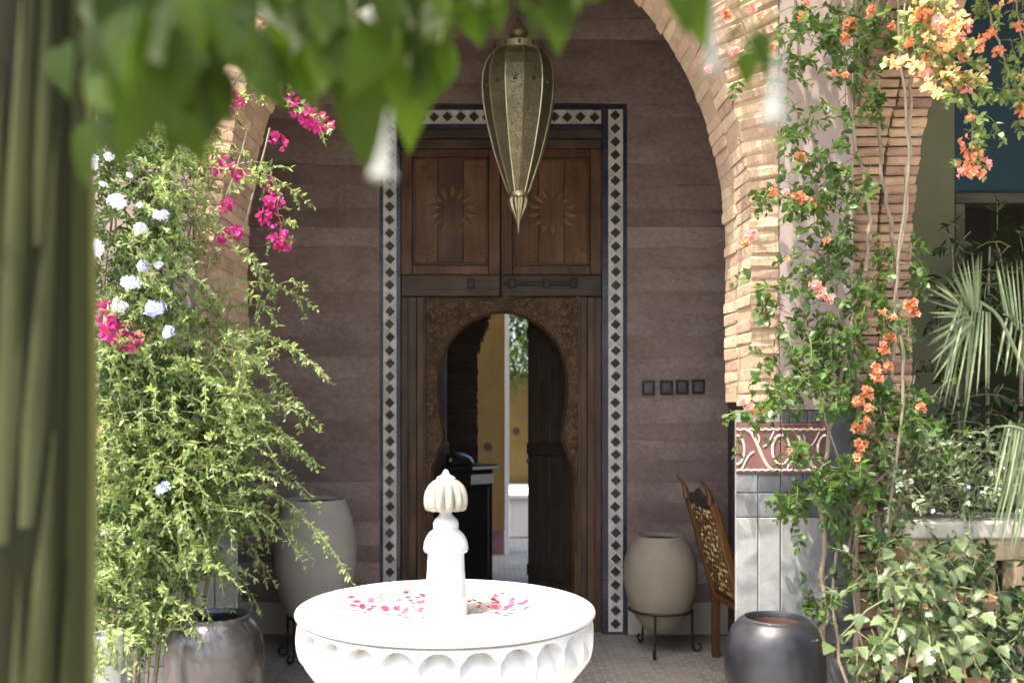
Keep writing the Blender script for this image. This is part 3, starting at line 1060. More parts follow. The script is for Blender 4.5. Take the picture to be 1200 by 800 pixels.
inn = [(YR, 0), (YR, 1.2)] + [sarch(math.pi * i / 40) for i in range(41)] + [(YR - 2 * AY, 1.2), (YR - 2 * AY, 0)]
ot = [(5.2, 0), (5.2, 1.2)] + [((5.2 if math.cos(math.pi * i / 40) > .8 else (1.3 if math.cos(math.pi * i / 40) < -.8 else YR - AY + math.cos(math.pi * i / 40) / .8 * (1.94))),
      (ZS2 + math.sin(math.pi * i / 40) * 4 if abs(math.cos(math.pi * i / 40)) > .8 else 5.6)) for i in range(41)] + [(1.3, 1.2), (1.3, 0)]
Mrot = Matrix(((0, 1, 0, 0), (1, 0, 0, 0), (0, 0, 1, 0), (0, 0, 0, 1)))
m = MB(); m.band([(a + .03 * (1 if a > YR - AY else -1) * 0 + 0, b) for a, b in inn], ot, SX0 + .0, SX1, Mrot)
me = m.mesh('plaster_face', M_['green_plaster']); me.flip_normals(); link('plaster_face', me, sa)
rb = [brick_mesh('brick', (SX1 - SX0) / 2 - .008, .10, .036, 40 + s_, M_['red_brick'], .006, .003) for s_ in range(6)]
zz = .30
ci = 0
pth = []
while zz < ZS2: pth.append((YR, zz, 0.0)); zz += .0455
L = 0; prev = sarch(0); nxt = zz - ZS2
for i in range(1, 1200):
    t = math.pi / 2 * i / 1200
    p = sarch(t); L += math.hypot(p[0] - prev[0], p[1] - prev[1]); prev = p
    if L >= nxt:
        pth.append((p[0], p[1], math.atan2(math.sin(t) / AZ, math.cos(t) / AY))); nxt += .0455
for ci, (yy, z_, an) in enumerate(pth[:78]):
    for j in range(2):
        xo = SX0 + (SX1 - SX0) * (j + .5) / 2
        M = Matrix.Translation((xo + random.uniform(-.004, .004), yy - .012 * math.cos(an) + random.uniform(-.006, .006), z_ - .012 * math.sin(an))) @ Matrix.Rotation(an, 4, 'X') @ Matrix.Rotation(random.uniform(-.03, .03), 4, 'Y') @ Matrix.Translation((0, .03, 0))
        link('brick', random.choice(rb), sa, matrix=M)

o = MB().box(SX1 + .002, 3.8, .5, 5.2, 4.1, 4.3).build('side_gallery_ceiling', M_['old_wood']); tag(o, 'timber ceiling of the side gallery at the right', 'ceiling')
# ---- end of the side gallery: green plaster, blue panel over a dark opening
ew = thing('side_gallery_end', 'grey green plaster wall with blue upper panel and dark opening', 'wall', (0, 5.22, 0))
XB0 = X(1119, 5.22); ZB = Z(238, 5.22)
b = MB(); b.box(SX1 - .3, XB0, 0, .12, 0, 5.2, .004); b.build('plaster_face', M_['green_plaster'], ew)
b = MB(); b.box(XB0 + .001, 3.6, .05, .12, ZB + .065, 5.2); b.build('blue_panel', M_['blue_paint'], ew)
b = MB(); b.box(XB0 + .001, 3.6, .0, .12, ZB, ZB + .06, .006); b.build('lintel_beam', M_['frame_wood'], ew)
b = MB(); b.box(XB0 + .002, XB0 + .06, .0, .12, 0, ZB - .002, .006); b.build('door_jamb', M_['frame_wood'], ew)
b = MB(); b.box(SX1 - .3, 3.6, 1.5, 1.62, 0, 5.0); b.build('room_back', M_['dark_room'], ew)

# ------------------------------------------------------------------ marble fountain
FX, FY = X(522.5, 3.7), 3.70
fo = thing('marble_fountain', 'white marble fountain bowl with fluted sides and mushroom finial in full sun', 'fountain', (FX, FY, 0))
RIM = .585; ZR = .872
NG = 26


def bowl_r(a, r, z, i):
    # hollow scoops cut into the belly, round topped, with ridges between
    if z > .846 or z < .30: return r
    u = (a * NG / (2 * math.pi)) % 1.0 - .5
    top = .836 - .050 * (2 * abs(u)) ** 2.4
    if z > top: return r
    fade = min(1, (z - .30) / .25)
    return r - (.010 + .062 * max(0, 1 - (top - z) / .085)) * fade * (1 - (2 * abs(u)) ** 6)


prof = [(.16, .30), (.20, .35), (.27, .41), (.35, .47), (.43, .54), (.49, .60), (.540, .66)]
prof += [(.582 - 2.4 * (z - .775) ** 2, z) for z in [.70, .725, .745, .76, .77] + [.777 + .0023 * k_ for k_ in range(31)]]
prof += [(.556, .848), (.549, .8495), (.549, .852), (.556, .854), (.570, .855), (.580, .857), (.585, .860), (.586, .866), (.583, .874), (.574, .880), (.560, .883), (.545, .882), (.533, .877), (.525, .868)]
m = MB(); m.lathe(prof, NG * 22, rfun=bowl_r)
smooth_angle(m.build('bowl', M_['white_marble'], fo), 60)
inner_p = [(.525, .868), (.520, .864), (.505, .858), (.45, .853), (.30, .849), (.12, .847), (.0, .847)]
m = MB(); m.lathe(inner_p, 64); me = m.mesh('bowl_inside', M_['white_marble'], True); link('bowl_inside', me, fo)
m = MB(); m.lathe([(.155, .305), (.14, .28), (.12, .24), (.105, .18), (.11, .12), (.15, .08), (.20, .06), (.22, .03), (.22, 0)], 48)
smooth_angle(m.build('pedestal', M_['white_marble'], fo), 50)
m = MB(); m.lathe([(.5225, .866), (.35, .866), (.12, .866), (.075, .866)], 64); me = m.mesh('water_surface', M_['water'], True)
if me.polygons[0].normal.z < 0: me.flip_normals()
link('water_surface', me, fo)
# centre piece
S37 = 3.7 / FPX
m = MB(); m.lathe([(.10, .765), (.095, .83), (.088, .85), (.083, .90), (.079, .96), (.074, 1.02), (.072, 1.075), (.073, 1.092)], 40)
smooth_angle(m.build('shaft', M_['white_marble'], fo), 50)
m = MB(); m.lathe([(.073, 1.088), (.084, 1.092), (.088, 1.10), (.088, 1.112), (.085, 1.130), (.077, 1.150), (.066, 1.166), (.054, 1.176), (.048, 1.18)], 40)
smooth_angle(m.build('collar', M_['white_marble'], fo), 50)
m = MB(); m.lathe([(.048, 1.178), (.050, 1.188), (.050, 1.205), (.044, 1.219), (.034, 1.228), (.026, 1.236), (.022, 1.25), (.024, 1.27)], 32)
smooth_angle(m.build('knob', M_['white_marble'], fo), 50)


def cap_r(a, r, z, i):
    u = (a * 12 / (2 * math.pi)) % 1.0 - .5
    k_ = min(1, max(0, (1.385 - z) / .04))
    return r * (1 + .22 * k_ * (abs(math.cos(math.pi * u)) - .75))


m = MB(); m.lathe([(.022, 1.258), (.045, 1.255), (.070, 1.254), (.080, 1.262), (.084, 1.280), (.084, 1.305), (.079, 1.330), (.068, 1.353), (.050, 1.370), (.034, 1.378)], 96, rfun=cap_r)
smooth_angle(m.build('finial_cap', M_['stained_shaded_marble'], fo), 60)
m = MB(); m.lathe([(.036, 1.374), (.038, 1.381), (.030, 1.388), (.018, 1.393), (.012, 1.402), (.008, 1.412), (.0, 1.416)], 24)
smooth_angle(m.build('finial_tip', M_['white_marble'], fo), 50)

# petals afloat in the basin
pet = []
for s_ in range(4):
    r = np.random.default_rng(s_ + 3)
    b = MB(); n = 8
    v = [(0, 0, 0)]
    for k in range(n):
        a_ = 2 * math.pi * k / n; rr = (1 + .18 * r.normal()) * (1 if k % n else .75)
        v.append((rr * math.cos(a_) * .8, rr * math.sin(a_), .25 + .25 * r.random()))
    f = [(0, 1 + k, 1 + (k + 1) % n) for k in range(n)]
    b.add(v, f); pet.append(b.mesh('flower_petal', M_['rose_petal'], True))
spots = []
for cx, cy, nn, sx, sy in ((418, 704, 3, 6, 5), (428, 708, 3, 7, 4), (450, 707, 4, 12, 5), (470, 703, 5, 12, 5), (493, 709, 7, 10, 5), (500, 713, 4, 8, 3), (545, 714, 4, 10, 3),
                           (556, 702, 4, 10, 5), (570, 708, 3, 9, 5), (584, 697, 4, 6, 4), (590, 710, 4, 10, 3), (605, 708, 5, 8, 4), (480, 697, 3, 14, 3)):
    for _ in range(nn):
        spots.append((random.gauss(cx, sx), random.gauss(cy, sy)))
for i, (px, py) in enumerate(spots):
    yy = (EYE - .868) * FPX / (max(py, 692) - VY)
    x = X(px, yy)
    d = math.hypot(x - FX, yy - FY)
    if d > .49 or d < .11: continue
    o = link('flower_petal', random.choice(pet), None, (x, yy, .8685), (random.uniform(-.5, .5), random.uniform(-.5, .5), random.uniform(0, 6.3)), (random.uniform(.012, .023),) * 3)
    tag(o, 'crimson pink petal floating on the water of the fountain bowl', 'petal', 'petals afloat in the fountain')


# ------------------------------------------------------------------ pots and stands
def pot(name, label, loc, prof, mat, inside='soil', cat='pot', lip=None, n=64, fill=None):
    t = thing(name, label, cat, loc)
    m = MB(); m.lathe(prof, n, cap0=True, rfun=lambda a, r, z, i: r * (1 + (.006 * math.sin(2 * a + 1) + .004 * math.sin(3 * a + z * 9)) * (i < len(prof) - 3)))
    smooth_angle(m.build('body', M_[mat], t), 45)
    r, z_ = prof[-1]
    m = MB(); m.lathe([(r, z_), (r - .004, z_ + .005), (r - .012, z_ + .005), (r - .016, z_ - .004), (r - .017, z_ - .02)], n)
    smooth_angle(m.build('rim', M_[lip or mat], t), 60)
    m = MB(); m.lathe([(r - .017, z_ - .02), (r - .012, z_ - .06), (r + .01, z_ - .16), (r + .02, z_ - .26)], n)
    smooth_angle(m.build('inside', M_[inside], t), 60)
    m = MB(); m.lathe([(r + .02, z_ - .255), (r * .5, z_ - .25), (0, z_ - .245)], 32)
    m.build('filling', M_[inside], t)
    return t


zt_ = Z(721, 3.95)
pot('glazed_jar', 'glossy grey brown glazed jar reflecting light below the jasmine', (X(252, 3.95), 3.95, 0),
    [(.11, 0), (.13, .05), (.165, .25), (.192, .42), (.205, .55), (.205, .63), (.192, .70), (.170, .745), (.150, .768), (.143, .775), (.143, zt_)], 'grey_glaze', 'black_glaze')
zt_ = Z(724, 4.0)
pot('glazed_jar', 'dark blue black glazed jar in front of the marble pier', (X(908, 4.0), 4.0, 0),
    [(.11, 0), (.13, .05), (.17, .22), (.197, .38), (.208, .50), (.209, .58), (.200, .66), (.178, .72), (.150, .752), (.138, .762), (.135, zt_)], 'black_glaze', 'clay_inside')


def stand(parent_loc, rr, zr, name, label, feet):
    t = thing(name, label, 'pot stand', parent_loc)
    m = MB(); m.tube([(rr * math.cos(a_), rr * math.sin(a_), zr) for a_ in np.linspace(0, 2 * math.pi, 33)], .009, 6, caps=False); m.build('ring', M_['iron'], t)
    for a_ in feet:
        c, s_ = math.cos(a_), math.sin(a_)
        pts = [(rr * c, rr * s_, zr), (rr * c, rr * s_, .10), (rr * c * 1.01, rr * s_ * 1.01, .035)]
        for k in range(11):
            q = math.pi + k * .52
            rad = .036 * (1 - k / 18)
            u = rr + .036 + rad * math.cos(q); w = .044 + rad * math.sin(q)
            pts.append((u * c, u * s_, w))
        m = MB(); m.tube(pts, .0085, 6); m.build('leg', M_['iron'], t)
    return t


ly = 6.25
pot('clay_jar', 'tall clay jar on iron stand left of the door', (X(369, ly), ly, 0),
    [(.05, .16), (.11, .20), (.17, .27), (.215, .36), (.250, .48), (.270, .60), (.276, .70), (.268, .80), (.247, .92), (.222, 1.0), (.208, 1.04), (.205, Z(585, ly))], 'lit_clay')
stand((X(369, ly), ly, 0), .185, .29, 'iron_stand', 'black iron stand under the tall clay jar', [R(-65), R(55), R(175), R(235)])
ry = 6.42
pot('clay_jar', 'squat round clay jar with open mouth on iron stand right of the door', (X(774, ry), ry, 0),
    [(.04, .125), (.09, .135), (.12, .17), (.165, .23), (.207, .30), (.235, .40), (.251, .50), (.250, .57), (.236, .65), (.212, .71), (.184, .752), (.168, .772), (.163, .788)], 'tan_clay', 'clay_inside')
stand((X(774, ry), ry, 0), .213, .29, 'iron_stand', 'black iron stand with scrolled feet under the squat clay jar', [R(-110), R(-5), R(115)])

# ------------------------------------------------------------------ carved armchair behind the right pier
ch = thing('carved_armchair', 'carved wooden armchair with gold inlaid back half hidden by the marble pier', 'armchair', (X(851, 6.0) + .22, 6.04, 0), R(5))


def cbox(name, mat, x0, x1, y0, y1, z0, z1, c=.006, M=None, parent=ch):
    b = MB(); b.box(x0, x1, y0, y1, z0, z1, c, M); return b.build(name, M_[mat], parent)


# chair faces +x; the back leans towards -x
lean = Matrix.Translation((-.20, 0, .44)) @ Matrix.Rotation(R(-16), 4, 'Y')
HB = .60
for sy in (-1, 1):
    cbox('back_post', 'chair_wood', -.028, .022, sy * .25 - .024, sy * .25 + .024, -.04, HB + .06, .008, lean)
    cbox('leg', 'chair_wood', -.025, .025, sy * .25 - .022, sy * .25 + .022, 0, .46, .006, Matrix.Translation((-.20, 0, 0)))
    cbox('leg', 'chair_wood', .24, .29, sy * .25 - .022, sy * .25 + .022, 0, .66, .006)
    cbox('armrest', 'chair_wood', -.24, .31, sy * .25 - .028, sy * .25 + .028, .661, .70, .008)
    b = MB()
    for k in range(9):
        q = k * .6
    b.tube([(-.02 + .035 * math.sin(t_ * 2.4) - .05 * t_, sy * .25, HB + .06 + .16 * t_) for t_ in np.linspace(0, 1, 8)], [.024 * (1 - .75 * t_) for t_ in np.linspace(0, 1, 8)], 7, lean)
    smooth_angle(b.build('finial', M_['chair_wood'], ch), 60)
cbox('back_panel', 'chair_wood', -.012, .012, -.224, .224, .02, HB, .004, lean)
# crest: raised carved top
b = MB()
cr = []
for t_ in np.linspace(-1, 1, 21):
    cr.append((.226 * t_, HB + .03 + .085 * math.cos(t_ * 1.4) + .022 * math.cos(t_ * 9)))
poly = [(-.226, HB + .001)] + [(x_, z_) for x_, z_ in cr] + [(.226, HB + .001)]
Mx = lean @ Matrix(((0, 1, 0, 0), (1, 0, 0, 0), (0, 0, 1, 0), (0, 0, 0, 1)))
b.prism(poly, -.014, .014, Mx); b.build('crest', M_['carved_dark'], ch)
# inlay lozenges on both faces of the back
ilm = MB(); ilm.add([(-.5, -.5, 0), (0, -.5, -.5), (.5, -.5, 0), (0, -.5, .5), (0, -1, 0)], [(0, 1, 4), (1, 2, 4), (2, 3, 4), (3, 0, 4)])
ilm = ilm.mesh('inlay', M_['inlay'])
for i in range(9):
    for j in range(15):
        if random.random() < .12: continue
        yy = -.19 + i * .0475 + (.02 if j % 2 else 0); zz = .06 + j * .039
        if abs(yy) > .205: continue
        M = lean @ Matrix.Translation((-.012, yy, zz)) @ Matrix.Rotation(R(-90), 4, 'Z') @ Matrix.Rotation(random.uniform(-.25, .25), 4, 'Z') @ Matrix.Translation((random.uniform(-.012, .012), 0, random.uniform(-.01, .01))) @ Matrix.Rotation(random.uniform(0, 3), 4, 'Y') @ Matrix.Diagonal((random.uniform(.02, .055), .006, random.uniform(.012, .03), 1))
        link('inlay', ilm, ch, matrix=M)
cbox('seat', 'chair_wood', -.23, .30, -.26, .26, .40, .44, .008)
cbox('cushion', 'cushion', -.20, .30, -.235, .235, .441, .52, .03)
for sy in (-1, 1):
    for k in range(5):
        cbox('arm_spindle', 'carved_dark', -.14 + k * .08, -.115 + k * .08, sy * .25 - .012, sy * .25 + .012, .44, .66, .004)

# ------------------------------------------------------------------ dark console inside the passage
co_ = thing('console_table', 'black wooden console with pale carved apron inside the doorway', 'console table', (X(540, 7.75), 7.75, 0), R(42))


def kbox(name, mat, *a, c=.005):
    b = MB(); b.box(*a, c); return b.build(name, M_[mat], co_)


TZ = 1.16
kbox('top', 'console_wood', -.40, .24, -.20, .20, TZ, TZ + .04)
kbox('apron', 'console_wood', -.36, .205, -.17, .16, TZ - .14, TZ - .002)
kbox('carved_end', 'grey_stone', -.04, .20, -.185, -.1705, TZ - .115, TZ - .035, c=.003)
kbox('end_moulding', 'grey_stone', -.05, .238, -.212, -.2005, TZ + .006, TZ + .03, c=.003)
for (lx, ly_) in ((-.35, -.15), (.17, -.15), (-.35, .12), (.17, .12)):
    kbox('leg', 'console_wood', lx, lx + .05, ly_, ly_ + .05, .0, TZ - .141)
kbox('front_panel', 'console_wood', -.31, .165, -.13, -.11, .15, TZ - .142, c=.003)
kbox('shelf', 'console_wood', -.33, .20, -.14, .14, .10, .13)
b = MB(); b.lathe([(.0, 0), (.16, .0), (.17, .02), (.15, .06), (.09, .095), (.0, .11)], 24, Matrix.Translation((-.08, 0, TZ + .041)))
hb = smooth_angle(b.build('black_cloth_bundle', M_['console_wood'], co_), 50)

# ------------------------------------------------------------------ hanging lantern
LY = 5.75
lan = thing('hanging_lantern', 'tapering pierced brass lantern hanging in front of the door', 'lantern', (X(607.5, LY), LY, 0))
SL = LY / FPX
zl = lambda py: Z(py, LY)
NL = 12
pr = [(6.0, 236), (13, 224), (20, 205), (27, 185), (33, 163), (38.5, 140), (41.8, 120), (43.0, 103), (42.0, 88), (38.5, 75), (33.5, 67), (30, 64)]
pr = [(r * SL, zl(p)) for r, p in pr]


def facet(mb, k, rscale, inset):
    a0, a1 = 2 * math.pi * (k + inset) / NL, 2 * math.pi * (k + 1 - inset) / NL
    v = []
    for r, z_ in pr:
        r = r * rscale
        v += [(r * math.cos(a0), r * math.sin(a0), z_), (r * math.cos(a1), r * math.sin(a1), z_)]
    mb.add(v, [(2 * i, 2 * i + 1, 2 * i + 3, 2 * i + 2) for i in range(len(pr) - 1)])


off_a = R(8)
for k in range(NL):
    b = MB(); facet(b, k, .985, .03); b.build('pierced_panel', M_['pierced_brass'], lan, rot=(0, 0, off_a))
    a_ = 2 * math.pi * k / NL
    b = MB(); b.tube([(r * math.cos(a_), r * math.sin(a_), z_) for r, z_ in pr], .0058, 5); b.build('rib', M_['brass'], lan, rot=(0, 0, off_a))
    am = 2 * math.pi * (k + .5) / NL
    r = 42.5 * SL * math.cos(math.pi / NL)
    b = MB(); b.lathe([(.0, .008), (.009, .006), (.013, 0), (.013, -.004)], 10, Matrix.Translation((r * math.cos(am), r * math.sin(am), zl(105))) @ Matrix.Rotation(am, 4, 'Z') @ Matrix.Rotation(math.pi / 2, 4, 'Y'))
    b.build('boss', M_['navy_tile'], lan, rot=(0, 0, off_a))
b = MB(); b.lathe([(30 * SL, zl(65)), (31.5 * SL, zl(64)), (31.5 * SL, zl(57)), (30 * SL, zl(55.5)), (22 * SL, zl(55)), (12 * SL, zl(50)), (9 * SL, zl(44)), (12 * SL, zl(40)), (10 * SL, zl(34)), (5 * SL, zl(30)), (3 * SL, zl(26))], 24)
smooth_angle(b.build('crown', M_['brass'], lan), 40)
for k in range(NL):
    a_ = 2 * math.pi * k / NL
    b = MB(); b.box(-.009, .009, -.004, .004, zl(64) + .006, zl(57) - .006, .003, Matrix.Rotation(a_, 4, 'Z') @ Matrix.Translation((0, -31.7 * SL, 0))); b.build('crown_slot', M_['dark_iron'], lan)
b = MB(); b.lathe([(6 * SL, zl(234)), (11 * SL, zl(232)), (12 * SL, zl(228)), (12.3 * SL, zl(226)), (7 * SL, zl(225))], 24); smooth_angle(b.build('lower_collar', M_['brass'], lan), 40)


def tip_r(a, r, z, i): return r * (1 + .10 * math.cos(a * 10)) if r > .02 else r


b = MB(); b.lathe([(9 * SL, zl(229)), (12 * SL, zl(232)), (12.5 * SL, zl(237)), (10.5 * SL, zl(244)), (7 * SL, zl(250)), (4 * SL, zl(256)), (2.2 * SL, zl(262)), (1.2 * SL, zl(268)), (0, zl(275))], 60, rfun=tip_r)
smooth_angle(b.build('drop_finial', M_['brass'], lan), 60)
for k in range(30):
    z0 = zl(28) + k * .042
    if z0 > 5.0: break
    b = MB()
    pts = [(.013 * math.cos(q), 0, z0 + .026 * math.sin(q)) for q in np.linspace(0, 2 * math.pi, 11)]
    b.tube(pts, .0035, 4, Matrix.Rotation(R(90) * (k % 2), 4, 'Z'), caps=False); b.build('chain_link', M_['dark_iron'], lan)


# ------------------------------------------------------------------ foliage tools
T_SMALL = (np.array([(0, 0, 0), (.45, .5, .10), (1, 0, 0), (.45, -.5, .10)], float), [(0, 2, 1), (0, 3, 2)])
T_OVATE = (np.array([(0, 0, 0), (.33, 0, -.04), (.68, 0, -.03), (1, 0, -.12), (.28, .45, .06), (.66, .36, .04), (.28, -.45, .06), (.66, -.36, .04)], float),
           [(0, 1, 4), (0, 6, 1), (1, 2, 5, 4), (1, 6, 7, 2), (2, 3, 5), (2, 7, 3)])


def unit(a):
    return a / np.maximum(1e-9, np.linalg.norm(a, axis=-1, keepdims=True))


def leaf_mesh(name, pos, d, nrm, L, W, mat, templ=T_SMALL):
    tv, tf = templ
    d = unit(d); b = unit(np.cross(nrm, d)); n = np.cross(d, b)
    N_ = len(pos)
    L = np.asarray(L).reshape(-1, 1, 1); W = np.asarray(W).reshape(-1, 1, 1)
    V = pos[:, None, :] + d[:, None, :] * tv[None, :, 0:1] * L + b[:, None, :] * tv[None, :, 1:2] * W + n[:, None, :] * tv[None, :, 2:3] * W
    nv = len(tv)
    me = bpy.data.meshes.new(name)
    loops = []; starts = []; tot = 0
    base = np.arange(N_)[:, None] * nv
    flat = np.concatenate([np.array(f) for f in tf]); sizes = [len(f) for f in tf]
    allidx = (base + flat[None, :]).reshape(-1)
    st = np.concatenate([[0], np.cumsum(sizes)[:-1]])
    starts = (np.arange(N_)[:, None] * len(flat) + st[None, :]).reshape(-1)
    me.vertices.add(N_ * nv); me.vertices.foreach_set('co', V.reshape(-1).astype(np.float32))
    me.loops.add(len(allidx)); me.loops.foreach_set('vertex_index', allidx.astype(np.int32))
    me.polygons.add(len(starts)); me.polygons.foreach_set('loop_start', starts.astype(np.int32))
    me.update(calc_edges=True); me.validate()
    me.materials.append(mat)
    return me


class Foliage:
    def __init__(s, seed):
        s.r = np.random.default_rng(seed); s.pos = []; s.d = []; s.n = []; s.L = []; s.W = []; s.tw = MB()

    def leaf(s, p, d, L, W):
        s.pos.append(p); s.d.append(d); s.L.append(L); s.W.append(W)
        n = s.r.normal(0, .6, 3) + np.array((0, -.25, 1.0)); s.n.append(n)

    def spray(s, p, d, length, droop=.5, leafL=.035, leafW=.014, n=18, tw=.0022, spread=.7, sag=None, twig=True, wob=.12):
        p = np.array(p, float); d = unit(np.array(d, float)); st = length / n
        pts = [p.copy()]
        for i in range(n):
            d = unit(d + np.array((0, 0, -droop * st / length * 1.6)) + s.r.normal(0, wob, 3) * .5)
            p = p + d * st; pts.append(p.copy())
            t = i / n
            if i > 1:
                side = unit(np.cross(d, s.r.normal(0, 1, 3)))
                for sg in (-1, 1):
                    if s.r.random() < .9:
                        ld = unit(d * .6 + side * sg * spread + s.r.normal(0, .25, 3))
                        k = (1.0 - .45 * t) * s.r.uniform(.7, 1.2)
                        s.leaf(p, ld, leafL * k, leafW * k)
        if twig: s.tw.tube(pts[::2] + ([pts[-1]] if n % 2 else []), [tw * (1 - .6 * i / len(pts)) for i in range(len(pts[::2]) + (1 if n % 2 else 0))], 4, caps=False)
        return pts

    def build(s, parent, mat, templ=T_SMALL, name='foliage', twig_mat='twig'):
        me = leaf_mesh(name, np.array(s.pos), np.array(s.d), np.array(s.n), np.array(s.L), np.array(s.W), M_[mat], templ)
        o = link(name, me, parent); tag(o, kind='stuff')
        if s.tw.v:
            o2 = s.tw.build('twigs', M_[twig_mat], parent); tag(o2, kind='stuff')
        return o


def stem(parent, pts, r0, r1, mat='vine_bark', name='stem', n=7, wob=.012, sub=5):
    pts = [Vector(p) for p in pts]
    q = []
    for i in range(len(pts) - 1):
        p0 = pts[max(i - 1, 0)]; p1 = pts[i]; p2 = pts[i + 1]; p3 = pts[min(i + 2, len(pts) - 1)]
        for k in range(sub):
            t = k / sub
            v = .5 * ((2 * p1) + (p2 - p0) * t + (2 * p0 - 5 * p1 + 4 * p2 - p3) * t * t + (3 * p1 - p0 - 3 * p2 + p3) * t ** 3)
            q.append(v + Vector((random.gauss(0, wob * .4), random.gauss(0, wob * .4), 0)))
    q.append(pts[-1])
    m_ = MB(); m_.tube(q, [r0 + (r1 - r0) * i / (len(q) - 1) for i in range(len(q))], n)
    return smooth_angle(m_.build(name, M_[mat], parent), 70)


def floret_cluster(name, mat, n, rad, psize, petals, seed, papery=False, squash=.8):
    """a head of small flowers: each flower a ring of petals"""
    r = np.random.default_rng(seed)
    pos = []; d = []; nr = []; L = []; W = []
    for i in range(n):
        c = unit(r.normal(0, 1, 3)) * rad * r.uniform(.55, 1.0); c[2] *= squash
        ax = unit(c + r.normal(0, .3, 3) * rad + np.array((0, -.35, .15)) * rad)
        u = unit(np.cross(ax, (0.3, .2, 1))); w = np.cross(ax, u)
        for k in range(petals):
            a_ = 2 * math.pi * (k + r.uniform(-.15, .15)) / petals
            dd = u * math.cos(a_) + w * math.sin(a_) + ax * (.75 if papery else .25)
            pos.append(c); d.append(dd); nr.append(ax + r.normal(0, .2, 3)); s_ = psize * r.uniform(.75, 1.2)
            L.append(s_); W.append(s_ * (.85 if papery else .8))
    return leaf_mesh(name, np.array(pos), np.array(d), np.array(nr), L, W, M_[mat], T_OVATE)


def trumpet_cluster(name, mat, n, rad, size, seed):
    r = np.random.default_rng(seed); b = MB()
    for i in range(n):
        c = Vector(unit(r.normal(0, 1, 3)) * rad * r.uniform(.3, 1.0))
        ax = Vector(unit(np.array(c) / max(rad, 1e-6) + np.array((0, -.6, 0)) + r.normal(0, .3, 3)))
        M = Matrix.Translation(c) @ ax.to_track_quat('Z', 'Y').to_matrix().to_4x4()
        s_ = size * r.uniform(.8, 1.2); nn = 10
        v = []
        for (rr, zz) in ((.10, -1.1), (.18, -.5), (.30, -.1)):
            for k in range(nn):
                a_ = 2 * math.pi * k / nn; v.append((rr * s_ * math.cos(a_), rr * s_ * math.sin(a_), zz * s_))
        for k in range(nn):
            a_ = 2 * math.pi * k / nn; rr = .72 if k % 2 == 0 else .48
            v.append((rr * s_ * math.cos(a_), rr * s_ * math.sin(a_), (.12 if k % 2 == 0 else .05) * s_))
        f = [(i_ * nn + k, i_ * nn + (k + 1) % nn, (i_ + 1) * nn + (k + 1) % nn, (i_ + 1) * nn + k) for i_ in range(3) for k in range(nn)]
        b.add(v, f, M)
    return b.mesh(name, M_[mat], True)


# ------------------------------------------------------------------ jasmine climber on the left pier
ja = thing('jasmine_climber', 'dense pale green climber cascading from the left pier over the jars', 'climbing plant', (X(200, 4.1), 4.1, 0))
jo = Vector(ja.location)
fo_ = Foliage(11)
LP = lambda px, py, y: np.array(P(px, py, y) - jo)
rows = [(150, 175, 215, 14), (185, 185, 240, 20), (220, 185, 240, 18), (260, 175, 245, 18), (300, 165, 225, 16), (340, 165, 235, 20), (380, 160, 262, 32), (420, 150, 285, 52), (460, 140, 290, 60),
        (500, 130, 285, 54), (540, 120, 280, 54), (580, 120, 272, 48), (620, 120, 250, 40), (655, 110, 250, 40), (690, 100, 215, 34), (718, 105, 200, 16)]
rg = fo_.r
for (py, x0, x1, n) in rows:
    for _ in range(int(n * 2.15)):
        px = rg.uniform(x0 - 15, x1); yy = rg.uniform(3.75, 4.32)
        if px > 225 and py < 400: yy = rg.uniform(4.2, 4.5)
        right = np.clip((px - 150) / 150, -.2, 1)
        d = (rg.normal(.2 + .7 * right, .6), rg.normal(-.45, .4), rg.normal(.35, .5))
        fo_.spray(LP(px, py + rg.uniform(-22, 22), yy), d, rg.uniform(.12, .28), droop=rg.uniform(.1, 1.2), leafL=.037, leafW=.0155, n=13)
# long arching shoots reaching out in front of the earth wall
shoots = [((255, 190), (375, 238), .40), ((262, 250), (345, 205), .36), ((280, 345), (370, 352), .36), ((275, 400), (388, 452), .50), ((285, 440), (350, 470), .34), ((280, 470), (375, 500), .44),
          ((290, 500), (378, 556), .46), ((285, 520), (360, 540), .40), ((285, 560), (415, 672), .62), ((280, 580), (365, 665), .46), ((270, 600), (340, 640), .40), ((275, 540), (372, 600), .50),
          ((280, 350), (325, 385), .30), ((270, 300), (330, 330), .3), ((240, 660), (305, 715), .34), ((190, 690), (215, 770), .3), ((170, 690), (190, 760), .3), ((250, 610), (320, 690), .40), ((285, 480), (345, 525), .36)]
for (a, b, L) in shoots:
    for rep in range(2 if L > .42 else 1):
        pa = LP(a[0], a[1] + rg.uniform(-14, 14), rg.uniform(4.0, 4.3)); pb = LP(b[0] + rg.uniform(-10, 4), b[1] + rg.uniform(-12, 12), rg.uniform(3.85, 4.2))
        dv = pb - pa; ln = np.linalg.norm(dv)
        pts = []
        nn = 26; bow = .13 * ln
        prev = None
        for i in range(nn + 1):
            t = i / nn
            p = pa + dv * t + np.array((0, 0, bow * 4 * t * (1 - t))) + rg.normal(0, .0025, 3)
            pts.append(p)
            if i > 2:
                dd = unit(p - prev)
                for sg in (-1, 1):
                    side = unit(np.cross(dd, rg.normal(0, 1, 3)))
                    if rg.random() < .85:
                        k = rg.uniform(.65, 1.15) * (1.05 - .4 * t); fo_.leaf(p, dd * .5 + side * sg * .8, .042 * k, .019 * k)
                if rg.random() < .22 and t < .8:
                    fo_.spray(p, dd + rg.normal(0, .5, 3), rg.uniform(.06, .14), .9, .032, .014, 7, .0014)
            prev = p
        fo_.tw.tube(pts[::2], [.0028 * (1 - .7 * i / len(pts[::2])) for i in range(len(pts[::2]))], 4, caps=False)
fo_.build(ja, 'jasmine_leaf', T_OVATE)
